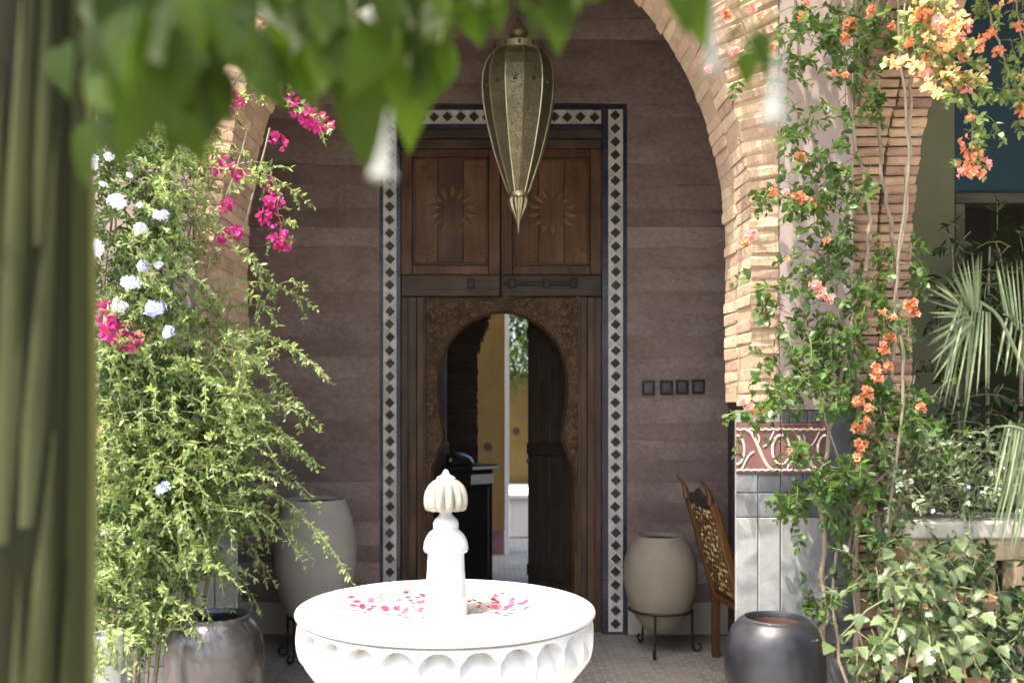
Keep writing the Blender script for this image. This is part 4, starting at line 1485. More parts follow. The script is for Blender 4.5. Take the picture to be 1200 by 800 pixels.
for k in range(4):
    x_ = 150 + k * 28
    stem(ja, [Vector(LP(x_ + rg.uniform(-10, 10), 945, 4.25)), Vector(LP(x_ + rg.uniform(-8, 25), 760, 4.2)), Vector(LP(x_ + rg.uniform(0, 40), 560, 4.2)), Vector(LP(x_ + rg.uniform(20, 70), 330, 4.25)), Vector(LP(x_ + rg.uniform(40, 90), 150, 4.3))], .012, .004)

# plumbago with white heads
pl = thing('plumbago_shrub', 'dark leaved shrub with round white and pale blue flower heads beside the green trunk', 'shrub', (X(150, 3.9), 3.9, 0))
po = Vector(pl.location)
fp = Foliage(23)
PP = lambda px, py, y: np.array(P(px, py, y) - po)
for (py, x0, x1, n) in ((20, 85, 140, 14), (70, 85, 150, 16), (120, 85, 160, 18), (160, 85, 190, 26), (200, 85, 205, 34), (240, 85, 215, 36), (280, 85, 210, 36), (320, 85, 205, 36), (360, 85, 200, 34), (400, 85, 195, 34),
                        (440, 85, 250, 60), (480, 85, 270, 64), (520, 85, 280, 66), (560, 85, 285, 66), (600, 85, 275, 60), (640, 85, 250, 50), (680, 85, 215, 44), (715, 85, 210, 34)):
    for _ in range(int(n * 1.7)):
        fp.spray(PP(rg.uniform(x0, x1), py + rg.uniform(-22, 22), rg.uniform(3.9, 4.3)), (rg.normal(.1, .5), rg.normal(-.5, .3), rg.normal(.2, .5)), rg.uniform(.10, .24), .7, .042, .024, 9, .002)
for _ in range(60):
    # unseen sprays added overhead to dapple the plants on the left
    p = np.array((rg.uniform(-2.3, -1.0), rg.uniform(2.7, 3.9), rg.uniform(3.3, 4.1))) - np.array(po)
    fp.spray(p, (rg.normal(0, .6), rg.normal(0, .6), rg.normal(-.2, .4)), rg.uniform(.15, .3), .8, .065, .042, 8, .002)
fp.build(pl, 'plumbago_leaf', T_OVATE)
for k in range(5):
    x_ = 95 + k * 18
    stem(pl, [Vector(PP(x_, 950, 4.2)), Vector(PP(x_ + rg.uniform(-5, 20), 700, 4.15)), Vector(PP(x_ + rg.uniform(-5, 25), 450, 4.15)), Vector(PP(x_ + rg.uniform(-5, 30), 150, 4.2))], .011, .004)
wh = [floret_cluster('flower_head', 'white_petal', 22, .034, .020, 5, 50 + i) for i in range(3)]
bl = [floret_cluster('flower_head', 'blue_petal', 22, .034, .020, 5, 60 + i) for i in range(2)]
for (px, py, s_, kind) in ((107, 190, .9, 0), (95, 40, .9, 1), (138, 236, 1.0, 0), (166, 269, .8, 0), (110, 291, 1.05, 0), (188, 251, .8, 1), (155, 330, 1.0, 1), (168, 312, .7, 1), (137, 359, .95, 0), (182, 360, 1.15, 1),
                           (198, 389, .7, 1), (128, 183, .5, 0), (190, 571, .8, 1), (165, 240, .4, 0), (185, 310, .5, 0), (98, 238, .6, 1), (120, 215, .35, 0), (152, 205, .35, 0)):
    link('flower_head', random.choice(bl if kind else wh), pl, Vector(PP(px, py, 3.72)), (rg.uniform(-.4, .4), rg.uniform(-.4, .4), rg.uniform(0, 6)), (s_,) * 3)

# magenta bougainvillea over the left arch
bo = thing('magenta_bougainvillea', 'magenta bougainvillea hanging over the left side of the brick arch', 'climbing plant', (X(230, 4.3), 4.3, 0))
boo = Vector(bo.location)
BP = lambda px, py, y: np.array(P(px, py, y) - boo)
fb = Foliage(31)
mg = [floret_cluster('flower_cluster', 'magenta_petal', 12, .050, .034, 3, 70 + i, True) for i in range(4)]
mp = [floret_cluster('flower_cluster', 'pink_petal', 8, .036, .028, 3, 80 + i, True) for i in range(2)]
for (px, py, yy, s_, kind) in ((330, 40, 4.3, 1.0, 1), (345, 45, 4.3, .9, 0), (318, 20, 4.3, .8, 0), (313, 33, 4.3, .6, 0), (300, 86, 4.3, .7, 0), (272, 118, 4.25, .9, 0), (246, 128, 4.25, .8, 1), (240, 143, 4.25, .7, 0),
                               (352, 130, 4.35, .8, 0), (343, 118, 4.35, .6, 0), (366, 140, 4.35, 1.0, 0), (378, 146, 4.35, .9, 0), (325, 165, 4.35, .8, 0), (262, 195, 4.2, .8, 0), (278, 202, 4.2, .8, 0), (268, 240, 4.2, .7, 0),
                               (320, 235, 4.3, .9, 0), (316, 255, 4.3, .9, 0), (328, 280, 4.3, .9, 0), (275, 272, 4.2, .8, 0), (262, 278, 4.2, .7, 0), (318, 218, 4.3, .6, 0), (333, 290, 4.3, .5, 0),
                               (122, 375, 3.75, .8, 0), (133, 392, 3.75, .9, 0), (148, 400, 3.75, .9, 0), (163, 395, 3.75, .7, 1), (120, 360, 3.75, .6, 0), (138, 385, 3.75, .8, 0), (117, 505, 3.8, .5, 1), (95, 12, 3.9, .8, 0), (245, 445, 4.1, .5, 1), (180, 470, 4.0, .4, 1)):
    link('flower_cluster', random.choice(mp if kind else mg), bo, Vector(BP(px, py, yy)), (rg.uniform(-.6, .6), rg.uniform(-.6, .6), rg.uniform(0, 6)), (s_,) * 3)
for path_, n in ((((215, 300), (240, 200), (262, 120), (300, 60), (330, 0), (350, -60)), 46), (((262, 120), (310, 110), (350, 125), (382, 150)), 16), (((262, 200), (300, 190), (322, 215), (330, 290)), 16), (((300, 60), (335, 85), (345, 100)), 10)):
    pts = [Vector(BP(a, b, 4.32)) for a, b in path_]
    stem(bo, pts, .006, .002, n=5)
    for i in range(n):
        t = rg.uniform(0, len(pts) - 1.001); k = int(t); p = pts[k].lerp(pts[k + 1], t - k)
        fb.spray(np.array(p), (rg.normal(.2, .5), rg.normal(-.4, .4), rg.normal(0, .5)), rg.uniform(.05, .13), .8, .036, .022, 6, .0018)
fb.build(bo, 'jasmine_leaf', T_OVATE)

# ------------------------------------------------------------------ orange trumpet vine on the right pier
tv_ = thing('orange_trumpet_vine', 'orange flowered vine with bare woody stems climbing the right pier', 'climbing plant', (X(985, 4.1), 4.1, 0))
tvo = Vector(tv_.location)
VP_ = lambda px, py, y: np.array(P(px, py, y) - tvo)
ft = Foliage(41)
rg = ft.r
stems = [(((978, 960), (962, 800), (968, 700), (964, 560), (990, 420), (1010, 330), (1020, 260), (1000, 150), (985, 20), (980, -90)), .013, .006, 4.15),
         (((1008, 960), (1004, 800), (1003, 640), (1010, 560), (1000, 420), (975, 330), (962, 220), (940, 90), (930, -60)), .016, .005, 4.2),
         (((1040, 960), (1035, 800), (1029, 640), (1028, 520), (1045, 420), (1052, 320), (1040, 250), (1032, 180), (1030, 40), (1040, -80)), .016, .006, 4.2),
         (((1045, 330), (1062, 250), (1064, 160), (1070, 60), (1090, -60)), .010, .006, 4.2),
         (((985, 970), (990, 800), (975, 690), (1000, 600), (1060, 520), (1072, 440)), .009, .004, 4.1),
         (((1015, 970), (1014, 800), (1000, 690), (985, 560), (960, 450), (935, 330)), .008, .003, 4.12),
         (((1040, 640), (1055, 560), (1030, 480), (1022, 430)), .007, .003, 4.1)]
for pts, a, b, y_ in stems:
    stem(tv_, [Vector(VP_(px, py, y_)) for px, py in pts], a, b, 'vine_bark', 'stem', 7, .02)
# leafy mass: many short compound leaves
mass = [(940, 30, 26, 30, 30), (985, 40, 40, 45, 44), (1035, 25, 50, 35, 36), (925, 100, 14, 50, 14), (920, 170, 14, 30, 12), (985, 130, 20, 20, 12), (960, 190, 24, 26, 26), (990, 215, 22, 30, 22), (935, 225, 12, 22, 12), (905, 220, 18, 8, 6),
        (955, 240, 26, 18, 18), (985, 285, 28, 26, 26), (955, 300, 22, 26, 16), (925, 350, 34, 12, 14), (895, 335, 18, 8, 7), (955, 380, 36, 20, 34), (985, 400, 34, 30, 34), (935, 395, 28, 14, 12), (930, 435, 44, 14, 30), (980, 445, 40, 26, 38), (905, 455, 14, 16, 10),
        (1000, 470, 24, 22, 22), (870, 484, 16, 7, 8), (1035, 350, 20, 50, 26), (1055, 300, 14, 26, 12), (1055, 470, 26, 24, 24), (1050, 490, 20, 20, 20), (935, 520, 14, 12, 10), (970, 560, 26, 20, 26), (945, 580, 26, 18, 22), (985, 590, 24, 26, 24), (930, 585, 10, 18, 7), (960, 690, 16, 16, 14),
        (1000, 520, 22, 30, 18), (1100, 520, 36, 18, 20), (870, 70, 10, 14, 5), (1010, 640, 22, 30, 18), (1020, 100, 16, 30, 10), (1000, 330, 24, 26, 16), (1020, 560, 20, 30, 12)]
for (px, py, sx, sy, n) in mass:
    for _ in range(int(n * .9)):
        ft.spray(VP_(rg.normal(px + 6, sx * .5), rg.normal(py, sy * .55), rg.uniform(3.95, 4.3)), (rg.normal(-.15, .6), rg.normal(-.35, .3), rg.normal(.05, .45)), rg.uniform(.08, .17), .9, .056, .036, 6, .0018, spread=.9)
for _ in range(190):
    # unseen overhang added to the vine above the frame, shading the pier
    p = np.array((rg.uniform(.7, 1.75), rg.uniform(3.55, 4.28), rg.uniform(3.62, 4.5))) - np.array(tvo)
    ft.spray(p, (rg.normal(0, .6), rg.normal(-.3, .4), rg.normal(-.2, .4)), rg.uniform(.12, .25), .9, .06, .04, 7, .002)
ft.build(tv_, 'vine_leaf', T_OVATE)
# dangling side shoots drawn as twigs with leaves
ft2 = Foliage(43)
for (pts, L) in ((((945, 345), (905, 335), (878, 342)), 0), (((940, 440), (905, 450), (890, 490)), 0), (((905, 470), (880, 480), (850, 486)), 0), (((960, 235), (930, 245), (905, 225), (880, 222)), 0), (((925, 60), (922, 130), (918, 200)), 0)):
    q = [VP_(px, py, 4.1) for px, py in pts]
    ft2.tw.tube(q, .0022, 4)
    for i in range(len(q) - 1):
        for k in range(8):
            p = q[i] + (q[i + 1] - q[i]) * k / 8 + rg.normal(0, .006, 3)
            ft2.leaf(p, unit(rg.normal(0, 1, 3) + np.array((0, -.3, -.4))), rg.uniform(.04, .06), rg.uniform(.026, .038))
ft2.build(tv_, 'vine_leaf', T_OVATE, 'shoot_leaves')
oc = [trumpet_cluster('flower_cluster', 'orange_petal', 7, .030, .030, 90 + i) for i in range(3)]
pc = [trumpet_cluster('flower_cluster', 'pink_petal', 7, .030, .026, 95 + i) for i in range(2)]
o1 = [trumpet_cluster('flower', 'orange_petal', 2, .012, .032, 99 + i) for i in range(2)]
for (px, py, s_, kind) in ((995, 30, 1.0, 0), (990, 45, .7, 0), (1022, 12, .8, 0), (977, 86, .7, 2), (990, 88, .7, 2), (937, 185, .8, 0), (880, 275, 1.0, 1), (872, 285, .7, 0), (935, 232, .9, 0), (950, 238, .7, 0), (920, 225, .6, 1), (905, 225, .6, 0), (968, 282, .7, 2), (922, 303, .5, 2),
                           (962, 345, .9, 1), (955, 333, .8, 1), (972, 350, .7, 1), (877, 478, .8, 1), (884, 485, .6, 1), (895, 481, .5, 2), (870, 470, .6, 1), (1035, 366, .8, 2), (1047, 372, .8, 2), (1066, 355, .9, 0), (1070, 366, .7, 0), (1043, 395, .9, 0), (1036, 408, .9, 0), (1028, 440, 1.0, 0), (1040, 430, .7, 0), (1026, 428, .6, 0),
                           (1015, 460, .9, 0), (1006, 470, .9, 0), (1018, 478, .8, 0), (1006, 500, 1.0, 0), (1010, 520, 1.1, 0), (1005, 535, .8, 0), (1016, 492, .7, 0), (1078, 478, .7, 0), (1007, 545, .7, 2), (925, 527, .5, 2), (945, 2, .7, 1), (940, 20, .7, 0), (1045, 30, .6, 0), (860, 60, .8, 1), (880, 12, .8, 1), (850, 18, .7, 0), (830, 80, .7, 1), (905, 55, .7, 0), (890, 20, .6, 2)):
    me = random.choice((oc, pc, o1)[kind])
    link('flower' if kind == 2 else 'flower_cluster', me, tv_, Vector(VP_(px, py, 3.93)), (rg.uniform(-.4, .4), rg.uniform(-.4, .4), rg.uniform(-.6, .6)), (s_,) * 3)

# upper right: apricot bougainvillea in full sun, hanging in front of the blue panel
ab = thing('apricot_bougainvillea', 'apricot and yellow bougainvillea hanging sunlit in front of the blue panel', 'climbing plant', (X(1100, 3.7), 3.7, 0))
abo = Vector(ab.location)
AP = lambda px, py, y: np.array(P(px, py, y) - abo)
fa = Foliage(47)
ye = [floret_cluster('flower_cluster', 'yellow_petal', 9, .034, .026, 3, 110 + i, True) for i in range(3)]
pk = [floret_cluster('flower_cluster', 'pink_petal', 8, .032, .026, 3, 120 + i, True) for i in range(2)]
og = [floret_cluster('flower_cluster', 'orange_petal', 8, .030, .024, 3, 125 + i, True) for i in range(2)]
for _ in range(44):
    px = rg.normal(1105, 22); py = rg.normal(55 + (px - 1105) * .35, 36)
    link('flower_cluster', random.choice(ye + ye + pk + og[:1]), ab, Vector(AP(px, py, rg.uniform(3.55, 3.72))), (rg.uniform(-.8, .8), rg.uniform(-.8, .8), rg.uniform(0, 6)), (rg.uniform(.6, 1.0),) * 3)
for (px, py, s_, k) in ((1135, 175, .8, 2), (1128, 190, .8, 2), (1145, 185, .9, 2), (1152, 193, .7, 1), (1138, 200, .9, 2), (1124, 203, .6, 1), (1147, 203, .7, 2), (1130, 165, .7, 2), (1136, 138, .5, 2), (1150, 45, .6, 2), (1168, 62, .8, 2), (1160, 38, .7, 2), (1197, 130, 1.0, 2), (1200, 118, .8, 2), (1198, 90, .5, 0), (1170, 8, .6, 0), (1185, 0, .6, 2), (1195, 30, .7, 2), (1148, 58, .5, 2), (1090, 100, .8, 0)):
    link('flower_cluster', random.choice((ye, pk, og)[k]), ab, Vector(AP(px, py, 3.62)), (rg.uniform(-.8, .8), rg.uniform(-.8, .8), rg.uniform(0, 6)), (s_,) * 3)
for path_, n, sp in ((((1040, -90), (1075, -10), (1105, 60), (1135, 120), (1140, 190)), 64, .10), (((1110, -90), (1150, -10), (1172, 60), (1190, 100), (1200, 135)), 44, .09), (((1075, -40), (1060, 10), (1075, 70)), 24, .09), (((1180, -60), (1192, 0), (1198, 60)), 20, .08), (((1105, 60), (1125, 90), (1160, 98)), 14, .07)):
    pts = [Vector(AP(a, b, 3.68)) for a, b in path_]
    stem(ab, pts, .006, .002, n=5)
    for i in range(n):
        t = rg.uniform(0, len(pts) - 1.001); k = int(t); p = pts[k].lerp(pts[k + 1], t - k)
        fa.spray(np.array(p) + rg.normal(0, .02, 3), (rg.normal(0, .5), rg.normal(-.3, .4), rg.normal(-.1, .5)), rg.uniform(.6, 1.5) * sp, .8, .042, .026, 7, .0016)
stem(ab, [Vector(AP(1045, 960, 3.95)), Vector(AP(1052, 800, 3.95)), Vector(AP(1040, 640, 3.98)), Vector(AP(1058, 440, 3.95)), Vector(AP(1050, 330, 3.93)), Vector(AP(1066, 200, 3.85)), Vector(AP(1056, 80, 3.8)), Vector(AP(1050, -40, 3.75)), Vector(AP(1075, -90, 3.7))], .008, .005, 'bark')
for _ in range(230):
    # unseen sprays added above the frame to dapple the planting bed
    p = np.array((rg.uniform(.7, 2.3), rg.uniform(1.9, 3.3), rg.uniform(3.3, 4.1))) - np.array(abo)
    fa.spray(p, (rg.normal(0, .6), rg.normal(0, .6), rg.normal(-.2, .4)), rg.uniform(.15, .3), .8, .065, .042, 8, .002)
fa.build(ab, 'jasmine_leaf', T_OVATE)

# ------------------------------------------------------------------ big leafed shrub, planters, table, palm on the right
def planter(name, label, loc, r, h, mat='terracotta'):
    t = thing(name, label, 'planter', loc)
    m = MB(); m.lathe([(r * .68, 0), (r * .72, .03), (r * .94, h * .86), (r * .96, h * .88), (r * 1.06, h * .885), (r * 1.06, h), (r * .92, h), (r * .9, h - .05)], 40, cap0=True)
    smooth_angle(m.build('body', M_[mat], t), 35)
    m = MB(); m.lathe([(r * .91, h - .045), (r * .4, h - .03), (0, h - .03)], 24); m.build('earth_fill', M_['soil'], t)
    return t


planter('terracotta_planter', 'tall terracotta planter nearest the dark jar, half hidden by leaves', (X(1072, 3.5), 3.5, 0), .13, .60)
planter('terracotta_planter', 'terracotta planter in the shade below the stone ledge', (X(1125, 4.0), 4.0, 0), .14, .86)
planter('stone_planter', 'narrow grey stone planter beside the green trunk under pale leaves', (X(125, 3.6), 3.6, 0), .055, Z(742, 3.6), 'grey_stone')

tb = thing('stone_topped_table', 'weathered wooden table with pale stone top and turned legs behind the shrub', 'table', (X(1120, 4.15), 4.15, 0))
tz = Z(606, 4.15)
b = MB(); b.box(-.29, .75, -.16, .22, tz - .075, tz, .01); b.build('stone_top', M_['ledge_stone'], tb)
b = MB(); b.box(-.26, .72, -.13, .19, tz - .17, tz - .076, .006); b.build('apron', M_['old_wood'], tb)
for lx, ly_ in ((-.21, -.10), (.20, -.10), (.66, -.10), (-.21, .14), (.20, .14), (.66, .14)):
    b = MB(); b.lathe([(.03, 0), (.034, .03), (.025, .06), (.03, .12), (.045, .2), (.05, .26), (.03, .34), (.025, .36), (.055, .40), (.062, .44), (.055, .48), (.025, .52), (.03, .54), (.046, .58), (.046, tz - .171)], 16, Matrix.Translation((lx, ly_, 0)))
    smooth_angle(b.build('turned_leg', M_['old_wood'], tb), 40)

# leaf of the shrub: lobed outline, cupped
lob = [(0, 0), (.10, .20), (.22, .46), (.30, .40), (.40, .34), (.55, .38), (.60, .26), (.75, .20), (1.0, 0)]


def lobed_leaf(name, mat, cup=.10, out=lob, droop=.18):
    v = []; f = []
    n = len(out)
    for (u, w) in out: v.append((u, 0, -droop * u * u))
    for (u, w) in out: v.append((u, w, cup * w - droop * u * u))
    for (u, w) in out: v.append((u, -w, cup * w - droop * u * u))
    for i in range(n - 1):
        f.append((i, i + 1, n + i + 1, n + i)); f.append((i + 1, i, 2 * n + i, 2 * n + i + 1))
    me = mesh_of(name, v, f, M_[mat], True)
    return me


shl = [lobed_leaf('leaf', 'shrub_leaf', .15, lob, .25), lobed_leaf('leaf', 'shrub_leaf', .3, lob, .1), lobed_leaf('leaf', 'shrub_leaf', -.1, lob, .35)]
sh = thing('broad_leaf_shrub', 'broad leafed shrub with pale sunlit leaves in front of the stone topped table', 'shrub', (X(1090, 3.5), 3.5, 0))
sho = Vector(sh.location)


def leaf_matrix(p, d, up, s_):
    d = Vector(d).normalized(); up = Vector(up); b = up.cross(d).normalized(); n = d.cross(b)
    return Matrix(((d.x * s_, b.x * s_, n.x * s_, p.x), (d.y * s_, b.y * s_, n.y * s_, p.y), (d.z * s_, b.z * s_, n.z * s_, p.z), (0, 0, 0, 1)))


branches = [((1072, 690), (1050, 640), 3.45), ((1072, 690), (1080, 650), 3.4), ((1072, 690), (1062, 690), 3.3), ((1075, 700), (1110, 650), 3.4), ((1075, 700), (1045, 745), 3.3), ((1072, 700), (985, 745), 3.4), ((1072, 720), (1005, 790), 3.3), ((1090, 720), (1140, 690), 3.35),
            ((1090, 720), (1155, 730), 3.3), ((1090, 720), (1180, 740), 3.3), ((1080, 720), (1090, 760), 3.25), ((1080, 730), (1110, 790), 3.2), ((1080, 730), (1060, 790), 3.25), ((1100, 730), (1150, 790), 3.2), ((1100, 720), (1190, 790), 3.25), ((1072, 690), (1035, 680), 3.4), ((1100, 700), (1130, 720), 3.3), ((1080, 700), (1095, 700), 3.25), ((1072, 720), (1025, 770), 3.25), ((1100, 740), (1130, 760), 3.2)]
for (a, b, yy) in branches:
    pa, pb = P(a[0], a[1], 3.5) - sho, P(b[0], b[1], yy) - sho
    mid = (pa + pb) / 2 + Vector((0, 0, .05))
    stem(sh, [P(1080, 800, 3.5) - sho, pa, mid, pb], .006, .002, 'twig', 'branch', 5, .004, 4)
    for k in range(14):
        t = rg.uniform(.2, 1.1)
        p = pa.lerp(pb, t) + Vector((rg.normal(0, .045), rg.normal(0, .06), rg.normal(0, .04) + .04 * t * (1 - t)))
        d = Vector((rg.normal(0, .7), rg.normal(-.4, .4), rg.normal(-.35, .4)))
        link('leaf', random.choice(shl), sh, matrix=leaf_matrix(p, d, (rg.normal(0, .3), rg.normal(-.4, .3), 1), rg.uniform(.03, .066)))

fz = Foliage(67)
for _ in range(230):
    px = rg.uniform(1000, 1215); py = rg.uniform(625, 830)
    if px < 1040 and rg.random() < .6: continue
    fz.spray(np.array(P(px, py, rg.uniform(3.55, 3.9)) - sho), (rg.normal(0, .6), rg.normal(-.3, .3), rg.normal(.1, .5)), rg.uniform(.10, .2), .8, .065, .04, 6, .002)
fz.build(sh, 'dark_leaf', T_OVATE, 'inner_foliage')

# smaller white flecked shrub on top of the table
wf = thing('white_flowering_shrub', 'bushy shrub with small white flowers standing on the stone topped table', 'shrub', (X(1090, 4.15), 4.15, tz))
wfo = Vector(wf.location)
fw = Foliage(53)
for _ in range(300):
    px = rg.uniform(1035, 1215); py = rg.uniform(515, 605) - (12 if px > 1150 else 0)
    if py < 545 and px > 1130 and rg.random() < .5: continue
    fw.spray(np.array(P(px, py, rg.uniform(3.95, 4.35)) - wfo), (rg.normal(0, .5), rg.normal(-.4, .3), rg.normal(.2, .5)), rg.uniform(.07, .16), .7, .042, .022, 6, .0018)
fw.build(wf, 'variegated_leaf', T_OVATE)
for k in range(4):
    stem(wf, [Vector(P(1075 + k * 3, 607, 4.2) - wfo), Vector(P(1080 + k * 16, 570, 4.18) - wfo), Vector(P(1060 + k * 30, 530, 4.15) - wfo)], .009, .003, 'bark')
ws = [floret_cluster('flower', 'white_petal', 3, .014, .017, 5, 140 + i) for i in range(3)]
for _ in range(14):
    px = rg.uniform(1035, 1205); py = rg.uniform(505, 605)
    link('flower', random.choice(ws), wf, Vector(P(px, py, 3.92)) - wfo, (rg.uniform(-.5, .5), rg.uniform(-.5, .5), 0), (rg.uniform(.35, .7),) * 3)

# dark leaves in the shade in front of the opening
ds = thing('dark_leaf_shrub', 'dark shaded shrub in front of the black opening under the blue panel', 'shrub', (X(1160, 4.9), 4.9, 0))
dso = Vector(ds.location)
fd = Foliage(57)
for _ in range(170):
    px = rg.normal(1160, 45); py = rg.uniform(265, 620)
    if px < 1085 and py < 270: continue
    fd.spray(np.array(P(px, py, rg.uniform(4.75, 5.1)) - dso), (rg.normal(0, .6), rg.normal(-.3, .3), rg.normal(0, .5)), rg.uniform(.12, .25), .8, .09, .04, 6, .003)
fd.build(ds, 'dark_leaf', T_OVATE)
for k in range(3): stem(ds, [(-.1 + k * .1, 0, 0), (-.15 + k * .15, .02, 1.2), (-.2 + k * .2, 0, 2.5)], .02, .006, 'bark')

# palm with pale stiff fans
pm = thing('fan_palm', 'small palm with pale stiff drooping fronds in the sun at the right edge', 'palm', (X(1260, 3.3), 3.3, 0))
pmo = Vector(pm.location)
stem(pm, [(0, 0, 0), (.02, 0, .5), (.0, 0, 1.2), (-.02, 0, 1.5)], .05, .04, 'bark', 'trunk', 9)
lf = MB()
lf.add([(0, -.35, 0), (0, 0, -.25), (0, .35, 0), (.35, -.5, .0), (.35, 0, -.35), (.35, .5, 0), (.75, -.28, -.06), (.75, 0, -.3), (.75, .28, -.06), (1, 0, -.1)],
       [(0, 1, 4, 3), (1, 2, 5, 4), (3, 4, 7, 6), (4, 5, 8, 7), (6, 7, 9), (7, 8, 9)])
lf_me = lf.mesh('leaflet', M_['palm_leaf'], True)


def fan(hub, yy, a0, a1, n, L, droop, y_spread=.25):
    h = P(hub[0], hub[1], yy) - pmo
    fr = bpy.data.objects.new('frond', None); C.objects.link(fr); fr.parent = pm
    for i in range(n):
        t = i / (n - 1); a_ = R(a0 + (a1 - a0) * t) + rg.normal(0, .03)
        ln = L * (.8 + .3 * math.sin(math.pi * t)) * rg.uniform(.88, 1.1)
        d = Vector((math.cos(a_), rg.normal(-.15, y_spread), math.sin(a_)))
        d.z -= droop * .3
        p = h + d.normalized() * .03
        M = leaf_matrix(p, d, (rg.normal(0, .2), -1, .3), 1.0) @ Matrix.Diagonal((ln, .0125, .014, 1))
        link('leaflet', lf_me, fr, matrix=M)
    stem(fr, [P(1262, 520, 3.3) - pmo, (P(1262, 520, 3.3) - pmo).lerp(h, .5) + Vector((.02, 0, .03)), h], .009, .005, 'palm_leaf', 'leaf_stalk', 6, .002, 4)
    return fr




def frond(rachis, leaflets, yy):
    fr = bpy.data.objects.new('frond', None); C.objects.link(fr); fr.parent = pm
    pts = [P(a, b, yy + .04 * k) - pmo for k, (a, b) in enumerate(rachis)]
    stem(fr, pts[::-1], .008, .003, 'palm_leaf', 'leaf_stalk', 6, .002, 4)
    for (b, t) in leaflets:
        pb = P(b[0], b[1], yy + rg.uniform(0, .05)) - pmo
        pt = P(t[0] + rg.normal(0, 3), t[1] + rg.normal(0, 4), yy + rg.uniform(-.12, .1)) - pmo
        d = pt - pb
        M = leaf_matrix(pb, d, (rg.normal(0, .3), -1, .5), 1.0) @ Matrix.Diagonal((d.length, rg.uniform(.0065, .0105), .012, 1))
        link('leaflet', lf_me, fr, matrix=M)


LT = []
for (b0, b1, t0, t1, n) in (((1132, 362), (1146, 366), (1090, 335), (1152, 292), 15), ((1134, 366), (1142, 378), (1088, 350), (1090, 450), 10), ((1128, 352), (1160, 368), (1100, 482), (1160, 452), 9), ((1128, 346), (1150, 355), (1092, 440), (1130, 500), 4)):
    for i in range(n):
        t = i / (n - 1)
        LT.append(((b0[0] + (b1[0] - b0[0]) * t, b0[1] + (b1[1] - b0[1]) * t), (t0[0] + (t1[0] - t0[0]) * t, t0[1] + (t1[1] - t0[1]) * t)))
frond([(1120, 346), (1145, 352), (1172, 374), (1205, 440), (1262, 520)], LT, 3.1)
LT = []
for (b0, b1, t0, t1, n) in (((1178, 368), (1205, 400), (1168, 298), (1200, 305), 8), ((1180, 372), (1215, 400), (1172, 440), (1205, 450), 7)):
    for i in range(n):
        t = i / (n - 1)
        LT.append(((b0[0] + (b1[0] - b0[0]) * t, b0[1] + (b1[1] - b0[1]) * t), (t0[0] + (t1[0] - t0[0]) * t, t0[1] + (t1[1] - t0[1]) * t)))
frond([(1176, 368), (1195, 378), (1220, 420), (1262, 520)], LT, 3.2)
LT = []
for (b0, b1, t0, t1, n) in (((1178, 500), (1215, 510), (1158, 585), (1200, 600), 10), ((1185, 540), (1215, 545), (1160, 640), (1195, 670), 9)):
    for i in range(n):
        t = i / (n - 1)
        LT.append(((b0[0] + (b1[0] - b0[0]) * t, b0[1] + (b1[1] - b0[1]) * t), (t0[0] + (t1[0] - t0[0]) * t, t0[1] + (t1[1] - t0[1]) * t)))
frond([(1166, 500), (1190, 500), (1225, 515), (1262, 530)], LT, 3.05)

# ------------------------------------------------------------------ pale leafy plant in the grey planter
gp = thing('pale_trailing_plant', 'pale yellow green trailing plant spilling from the narrow grey planter', 'plant', (X(125, 3.6), 3.6, Z(742, 3.6)))
gpo = Vector(gp.location)
fg = Foliage(61)
for _ in range(46):
    p = np.array(P(rg.normal(118, 14), rg.normal(745, 8), rg.uniform(3.5, 3.65)) - gpo)
    fg.spray(p, (rg.normal(.1, .7), rg.normal(-.5, .3), rg.normal(.3, .5)), rg.uniform(.06, .16), 1.6, .036, .015, 8, .0018)
for (a, b) in (((130, 735), (180, 750)), ((110, 760), (130, 790)), ((105, 700), (118, 660)), ((140, 735), (165, 745))):
    pa = np.array(P(*a, 3.55) - gpo); pb = np.array(P(*b, 3.5) - gpo)
    fg.spray(pa, pb - pa, np.linalg.norm(pb - pa), .2, .04, .017, 10, .002, wob=.05)
fg.build(gp, 'jasmine_leaf', T_OVATE)

# ------------------------------------------------------------------ thick green stem at the left edge
tk = thing('thick_green_trunk', 'thick smooth green plant trunk filling the left edge, out of focus', 'trunk', (X(14, 1.28), 1.28, 0), R(20))
prf = [(.092, 0), (.092, .5), (.094, 1.0), (.0965, 1.35), (.0985, 1.62), (.0985, 1.75), (.096, 1.95), (.089, 2.15), (.083, 2.35), (.078, 2.8), (.074, 3.4)]
m = MB(); m.lathe(prf, 48, rfun=lambda a, r, z, i: r * (1 + .02 * math.sin(3 * a + z * 1.5) + .014 * math.sin(9 * a - z)))
smooth_angle(m.build('core', M_['stem_shaded'], tk), 60)


def light_sheath(ac, aw, z0, z1, r, skew, mat, name='lit_sheath'):
    """a leaf base wrapped round the stem, narrowing to a point at its top; its tone paints light"""
    v = []; f = []; nz = 26; na = 12
    for i in range(nz + 1):
        s_ = i / nz
        z_ = z0 + (z1 - z0) * s_
        rb_ = np.interp(z_, [q[1] for q in prf], [q[0] for q in prf])
        w = aw * max(.04, (1 - s_ ** 2.2)) * (.55 + .45 * min(1, s_ * 4))
        for k in range(na + 1):
            t = k / na * 2 - 1
            a_ = ac + w * t + skew * (z_ - z0)
            rr = rb_ + r * (1 - .8 * abs(t) ** 3) + .002
            v.append((rr * math.cos(a_), rr * math.sin(a_), z_))
    for i in range(nz):
        for k in range(na):
            n_ = na + 1
            f.append((i * n_ + k, i * n_ + k + 1, (i + 1) * n_ + k + 1, (i + 1) * n_ + k))
    return link(name, mesh_of(name, v, f, M_[mat], True), tk)


